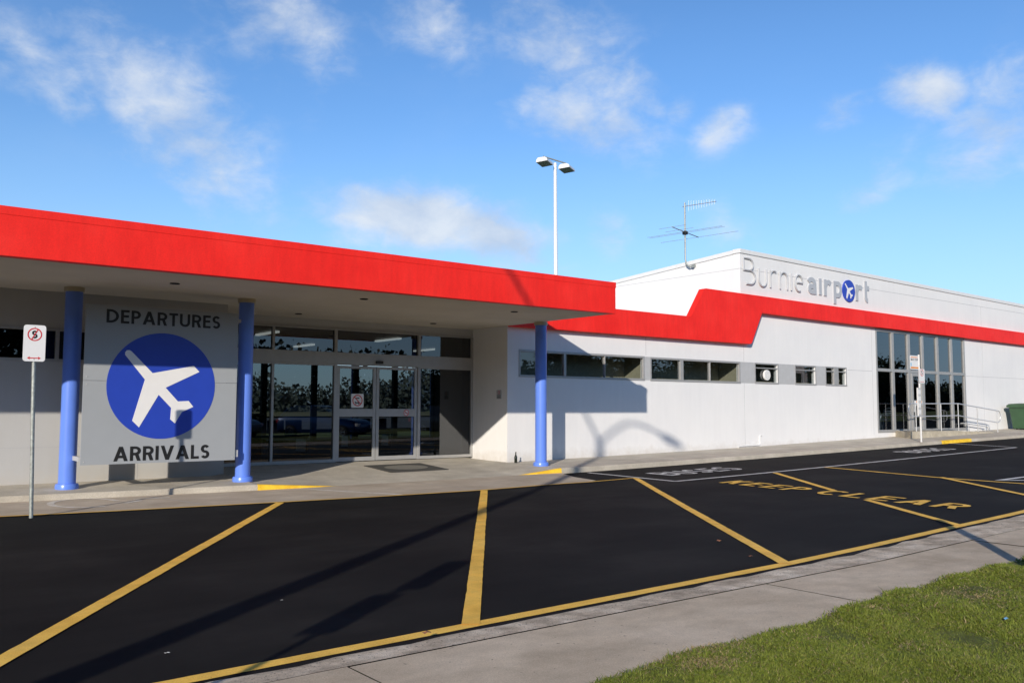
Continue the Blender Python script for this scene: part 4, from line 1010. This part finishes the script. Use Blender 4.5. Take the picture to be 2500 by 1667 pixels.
MB().tube([(7.5, 2.55, -.2), (7.5, 2.55, 1.56)], .06, 12).build('shaft', 'bark', A, smooth=True); MB().lathe((7.5, 2.55, 1.56), [(.05, 0), (.05, .03), (.02, .05)], 12).build('post_cap', 'bark', A)

def make_car(label, paint, loc, rz):
    A = thing('parked_car', label, 'car', 'cars in the car park behind the camera', loc, rz)
    def ring(x, w, zb, zs, zt, inset):
        return [(x, -w + .05, zb), (x, -w, zb + .12), (x, -w, zs), (x, -w + inset, zt), (x, w - inset, zt), (x, w, zs), (x, w, zb + .12), (x, w - .05, zb)]
    st = [(-2.15, .62, .42, .62, .80, .10), (-2.08, .78, .28, .75, .93, .08), (-1.6, .86, .22, .82, .99, .06), (-.9, .88, .22, .84, 1.0, .05), (.4, .88, .22, .83, .98, .05), (1.1, .86, .22, .80, .93, .07), (1.75, .82, .24, .70, .84, .10), (2.08, .70, .30, .60, .72, .12), (2.15, .55, .40, .56, .64, .12)]
    loft(MB(), [ring(*s) for s in st]).build('body', paint, A, smooth=True, bevel=.02)
    def gr(x, w0, w1, zt): return [(x[0], -w0, .96), (x[1], -w1, zt), (x[1], w1, zt), (x[0], w0, .96)]
    loft(MB(), [gr((-1.98, -1.62), .74, .58, 1.36), gr((-1.2, -1.1), .81, .64, 1.46), gr((-.3, -.3), .82, .65, 1.48), gr((.95, .25), .79, .60, 1.42)]).build('window_glass', 'car_glass', A, smooth=True)
    mb = MB(); loft(mb, [[(-1.64, -.57, 1.352), (-1.64, .57, 1.352), (-1.64, .55, 1.375), (-1.64, -.55, 1.375)], [(-1.1, -.645, 1.455), (-1.1, .645, 1.455), (-1.1, .62, 1.485), (-1.1, -.62, 1.485)], [(-.3, -.655, 1.475), (-.3, .655, 1.475), (-.3, .63, 1.505), (-.3, -.63, 1.505)], [(.27, -.605, 1.415), (.27, .605, 1.415), (.27, .58, 1.44), (.27, -.58, 1.44)]])
    for s_ in (-1, 1):
        mb.tube([(.98, s_ * .79, .95), (.26, s_ * .605, 1.42)], .03, 6); mb.tube([(-.35, s_ * .825, .95), (-.32, s_ * .655, 1.48)], .035, 6); mb.tube([(-1.95, s_ * .74, .95), (-1.63, s_ * .58, 1.36)], .05, 6)
    mb.build('roof', paint, A)
    for x in (-1.33, 1.35):
        for s_ in (-1, 1):
            wv = MB().prism([(x + .31 * math.cos(t), .31 + .31 * math.sin(t)) for t in [2 * pi * i / 28 for i in range(28)]], s_ * .70 - .0, s_ * .90).build('wheel', 'tyre', A)
            mb = MB(); yo = s_ * .905
            for i in range(6):
                a = i * pi / 3; L, Q = offset_strip([(x, .31), (x + .2 * math.cos(a), .31 + .2 * math.sin(a))], .06)
                mb.add([(p[0], yo + s_ * .001 * i, p[1]) for p in L + Q], [(0, 1, 3, 2)])
            rg = circle(x, .31, .205, 28); rg.append(rg[0]); L, Q = offset_strip(rg, .035); n = len(L)
            mb.add([(a, yo + s_ * .008, b) for a, b in L + Q], [(i, i + 1, i + 1 + n, i + n) for i in range(n - 1)]); mb.build('rim', 'rim', wv)
    for s_ in (-1, 1):
        MB().box(-2.16, -2.0, s_ * .68 - .1, s_ * .68 + .1, .68, .86).build('tail_light', 'tail', A, bevel=.02); MB().box(1.95, 2.12, s_ * .60 - .14, s_ * .60 + .14, .56, .70).build('headlight', 'head', A, bevel=.02)
    return A
make_car('blue parked car with alloy wheels, reflected in the entrance glass', 'car_blue', (18.7, -1.2, -.20), math.atan2(2.28, 1.43))
make_car('silver parked car, reflected at the left of the entrance glass', 'car_silver', (14.3, -3.4, -.20), math.atan2(2.28, 1.43))
make_car('charcoal parked car, reflected at the right of the entrance glass', 'car_dark', (25.5, -.6, -.18), math.atan2(2.28, 1.43))

def make_tree(seed, h):
    r_ = random.Random(seed); tb = MB(); lv = []
    tb.tube([(0, 0, -.4), (.05 * h * .1, 0, h * .25), (r_.uniform(-.3, .3), r_.uniform(-.3, .3), h * .55), (r_.uniform(-.5, .5), r_.uniform(-.5, .5), h * .9)], [h * .032, h * .025, h * .016, h * .004], 10)
    centres = []
    for i in range(16):
        a = i * 2.4 + r_.uniform(-.4, .4); z0 = h * r_.uniform(.28, .75); L_ = h * r_.uniform(.16, .32) * (1.15 - z0 / h)
        p1 = Vector((math.cos(a) * L_, math.sin(a) * L_, z0 + L_ * .5)); tb.tube([(0, 0, z0), tuple(p1 * .5 + Vector((0, 0, z0 * .5))), tuple(p1)], [h * .011, h * .008, h * .003], 6)
        centres += [(p1, h * r_.uniform(.07, .12)), (p1 * .65 + Vector((0, 0, z0 * .35 + .4)), h * .08)]
    centres.append((Vector((0, 0, h * .93)), h * .1))
    vs, fs, tint = [], [], []
    for c, rad in centres:
        base = r_.uniform(.15, .8)
        for _ in range(95):
            d = Vector((r_.gauss(0, 1), r_.gauss(0, 1), r_.gauss(0, .75))); d *= rad * r_.uniform(.4, 1.1) / max(d.length, .01)
            p = c + d; u = Vector((r_.uniform(-1, 1), r_.uniform(-1, 1), r_.uniform(-.6, .6))).normalized(); v = u.cross(Vector((r_.uniform(-1, 1), r_.uniform(-1, 1), 1))).normalized()
            s_ = h * r_.uniform(.010, .020); k0 = len(vs); vs += [tuple(p - u * s_), tuple(p + v * s_ * .7), tuple(p + u * s_), tuple(p - v * s_ * .7)]; fs.append((k0, k0 + 1, k0 + 2, k0 + 3))
            tint.append(min(1, max(0, base + .25 * d.z / rad + r_.uniform(-.2, .2))))
    tr = tb.build('trunk', 'bark', None, smooth=True)
    lb = MB(); lb.v = vs; lb.f = fs; lb.mi = [0] * len(fs); cr = lb.build('crown', 'leaf')
    at = cr.data.attributes.new('tint', 'FLOAT', 'FACE'); at.data.foreach_set('value', tint)
    return tr, cr
def plant_tree(src, label, loc, rz, s, group):
    A = thing('tree', label, 'tree', group, loc, rz); A.scale = (s, s, s)
    for o in src:
        c = o.copy(); COL.objects.link(c); c.parent = A
PROTO = [make_tree(3, 11), make_tree(8, 13)]
k = 0
for X, Y, s in [(-70 + 9 * i + (i * 37 % 7), -34 - (i * 53 % 9), .95 + .035 * (i * 29 % 8)) for i in range(10)] + [(-46 + (i * 31 % 5), -24 + 9 * i, .9 + .04 * (i * 17 % 6)) for i in range(4)] + [(-60, -2, 1.1), (22, -40, .5), (27, -36, .42), (33, -38, .5), (38, -36, .4), (44, -39, .52), (51, -33, .95), (56, -30, .9), (63, -35, 1.1), (68, -31, .8), (75, -28, .85), (81, -36, 1.0), (88, -38, .6), (104, -44, .42), (118, -44, .5), (131, -44, .42), (146, -44, .5)]:  # left rows added to block low sky light, the rest for reflections
    plant_tree(PROTO[k % 2], 'tall dark tree standing across the car park, outside the view, for reflections and to block low sky light', (X, Y, -.25), k * 1.3, s, 'trees across the car park'); k += 1
for t in PROTO:
    for o in t: bpy.data.objects.remove(o)

# ================================================================== AIRFIELD BEYOND THE BUILDING
mb = MB(); mb.quad((-200, 58, -.35), (400, 58, -.35), (400, 118, -.35), (-200, 118, -.35)); struct(mb.build('runway_apron', 'runway'))
mb = MB(); mb.quad((-300, 135, -.34), (500, 135, -.34), (500, 230, -.3), (-300, 230, -.3)); struct(mb.build('dry_field', 'dry_field'))
mb = MB(); mb.quad((-60, 28.2, -.33), (80, 28.2, -.33), (80, 42, -.33), (-60, 42, -.33)); struct(mb.build('airside_apron', 'asphalt'))
def wood(seed, n_, line, hfun, smin, smax, mat, label, depth=12):
    """a far-off wood: one mass of leaf clumps along a line"""
    r2 = np.random.default_rng(seed); t = r2.uniform(0, 1, n_)
    L_ = np.concatenate([[0], np.cumsum([math.dist(p, q) for p, q in zip(line, line[1:])])])
    cx_ = np.interp(t * L_[-1], L_, [p[0] for p in line]) + r2.uniform(-depth, depth, n_) * .5
    cy_ = np.interp(t * L_[-1], L_, [p[1] for p in line]) + r2.uniform(-depth, depth, n_) * .5
    ss = t * L_[-1]; hg = hfun(ss) + r2.normal(0, .5, n_); cz_ = r2.uniform(0, 1, n_) ** .8 * hg - .4
    sz = r2.uniform(smin, smax, n_)[:, None]
    u = r2.normal(size=(n_, 3)); u /= np.linalg.norm(u, axis=1)[:, None]; v = np.cross(u, r2.normal(size=(n_, 3))); v /= np.linalg.norm(v, axis=1)[:, None]
    P_ = np.stack([cx_, cy_, cz_], 1); Vv = np.stack([P_ - u * sz, P_ + v * sz, P_ + u * sz, P_ - v * sz], 1).reshape(-1, 3)
    me = bpy.data.meshes.new('far_wood'); me.vertices.add(n_ * 4); me.vertices.foreach_set('co', Vv.ravel())
    me.loops.add(n_ * 4); me.loops.foreach_set('vertex_index', np.arange(n_ * 4)); me.polygons.add(n_)
    me.polygons.foreach_set('loop_start', np.arange(n_) * 4); me.polygons.foreach_set('loop_total', np.full(n_, 4)); me.update()
    me.materials.append(M[mat]); at = me.attributes.new('tint', 'FLOAT', 'FACE')
    at.data.foreach_set('value', np.clip(.5 + r2.normal(0, .2, n_) + .25 * np.sin(ss * .3), 0, 1))
    o = bpy.data.objects.new('far_wood', me); COL.objects.link(o); o['kind'] = 'stuff'; o['label'] = label; o['category'] = 'wood'
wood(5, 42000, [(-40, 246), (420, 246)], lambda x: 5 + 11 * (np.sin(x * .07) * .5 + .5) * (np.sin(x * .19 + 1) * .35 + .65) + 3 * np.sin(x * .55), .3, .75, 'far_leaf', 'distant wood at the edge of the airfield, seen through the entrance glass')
wood(6, 150000, [(-62, 30), (-64, -30), (-40, -46), (20, -47), (90, -47), (200, -50)], lambda x: np.interp(x, [0, 120, 165, 205, 270, 300, 400], [11, 11, 6, 6, 9, 5, 4.5]) * (1 + .3 * np.sin(x * .13) * np.sin(x * .31 + 1)), .13, .36, 'leaf', 'dark belt of trees behind the car park, added to block low sky light, seen only in reflections', 9)  # leafy belt added as a screen against low sky light
mb = MB(); vs = []
for i in range(61):
    x = -600 + i * 50; hgt_ = 26 + 16 * math.sin(i * .55) + 9 * math.sin(i * 1.3 + 1)
    vs += [(x, 900, -5), (x, 960, max(6, hgt_))]
mb.add(vs, [(i * 2, i * 2 + 2, i * 2 + 3, i * 2 + 1) for i in range(60)]); struct(mb.build('hill', 'hill'))

# ================================================================== GRASS BLADES (one stuff object)
NB = 420000
gx = rng.uniform(2.6, 13.0, NB * 5); gy = rng.uniform(1.2, 4.3, NB * 5)
nmain = NB * 5; gx = np.concatenate([gx, rng.uniform(-9, 15, 420000)]); gy = np.concatenate([gy, rng.uniform(-3.5, 4.3, 420000)]); side = np.arange(len(gx)) >= nmain
ge = np.interp(gx, [a for a, b in GRASS_EDGE], [b for a, b in GRASS_EDGE])
wob = .018 * np.sin(gx * 2.1) + .012 * np.sin(gx * 6.7 + 1) + .008 * np.sin(gx * 31)
dist = np.hypot(gx, gy)
ang = np.arctan2(gx, gy)
keepm = (gy < ge + wob - .01 + rng.normal(0, .022, len(gx))) & (((ang > R(36)) & (ang < R(74)) & (gy > 1.2) & ~side & (rng.uniform(0, 1, len(gx)) < np.clip(20 / dist ** 2, .2, 1))) | (side & ~((ang > R(36)) & (ang < R(74)) & (gy > 1.2) & (gx > 2.6) & (gx < 13))))
sd_ = side[keepm]; gx, gy = gx[keepm], gy[keepm]; n = len(gx); dist = np.hypot(gx, gy)
def fnoise(x, y, f, ph): return np.sin(x * f + 1.7 * np.sin(y * f * .8 + ph) + ph) * np.sin(y * f * 1.1 + 1.3 * np.sin(x * f * .9 + 2 * ph))
patch = .5 * fnoise(gx, gy, 2.3, .7) + .35 * fnoise(gx, gy, 5.9, 2.1) + .3 * fnoise(gx, gy, 13, 4.0)
gz = -0.24 + .0165 * 2 * np.log1p(np.exp((gx - 13) / 2)) + .066 + .012 * np.sin(gx * 3.1 + gy * 2.3) + .010 * np.sin(gx * 7.7 - gy * 5.1)
dry = (rng.uniform(0, 1, n) < np.clip(.17 + .75 * np.clip(-patch - .02, 0, 1), 0, .82))
hgt = rng.uniform(.010, .027, n) * np.clip(1 + .3 * patch, .75, 1.4) * np.where(dry, .9, 1); wd_ = rng.uniform(.0011, .0026, n) * np.clip(dist / 4, 1, 2) * np.where(sd_, 2.2, 1)
yaw = rng.uniform(0, 2 * pi, n); lean = rng.uniform(.4, 1.9, n) * hgt * np.where(dry, 1.7, 1); hgt = np.where(dry & (rng.uniform(0, 1, n) < .6), hgt * .45, hgt)
longs = rng.uniform(0, 1, n) < .012; hgt[longs] *= 1.9; lean[longs] *= 2.2
dx, dy = np.cos(yaw), np.sin(yaw); px2, py2 = -dy * wd_, dx * wd_
base = np.stack([gx, gy, gz], 1)
off = lambda ax_, ay_, az_: np.stack([ax_, ay_, az_], 1)
V0 = base + off(-px2, -py2, np.zeros(n)); V1 = base + off(px2, py2, np.zeros(n))
V2 = base + off(dx * lean * .35 + px2 * .8, dy * lean * .35 + py2 * .8, hgt * .6); V3 = base + off(dx * lean * .35 - px2 * .8, dy * lean * .35 - py2 * .8, hgt * .6)
V4 = base + off(dx * lean, dy * lean, hgt)
Vg = np.stack([V0, V1, V2, V3, V4], 1).reshape(-1, 3)
idx = (np.arange(n) * 5)[:, None] + np.array([0, 1, 2, 3, 3, 2, 4])[None, :]
me = bpy.data.meshes.new('grass'); me.vertices.add(n * 5); me.vertices.foreach_set('co', Vg.ravel()); me.loops.add(n * 7); me.loops.foreach_set('vertex_index', idx.ravel())
me.polygons.add(n * 2); ls = (np.arange(n) * 7)[:, None] + np.array([0, 4])[None, :]; me.polygons.foreach_set('loop_start', ls.ravel()); me.polygons.foreach_set('loop_total', np.tile([4, 3], n))
me.update(); me.materials.append(M['grass_blade'])
tn = np.clip((.38 + .18 * patch) + rng.normal(0, .15, n), 0, .72); tn[dry] = rng.uniform(.78, 1, dry.sum())
at = me.attributes.new('tint', 'FLOAT', 'FACE'); at.data.foreach_set('value', np.repeat(tn, 2))
go = bpy.data.objects.new('grass', me); COL.objects.link(go); go['kind'] = 'stuff'; go['label'] = 'short green lawn grass with dry brown patches in the near right corner'; go['category'] = 'grass'

scene.cycles.max_bounces = 8; scene.cycles.transparent_max_bounces = 16; scene.cycles.caustics_reflective = False; scene.cycles.caustics_refractive = False
scene.cycles.use_denoising = True
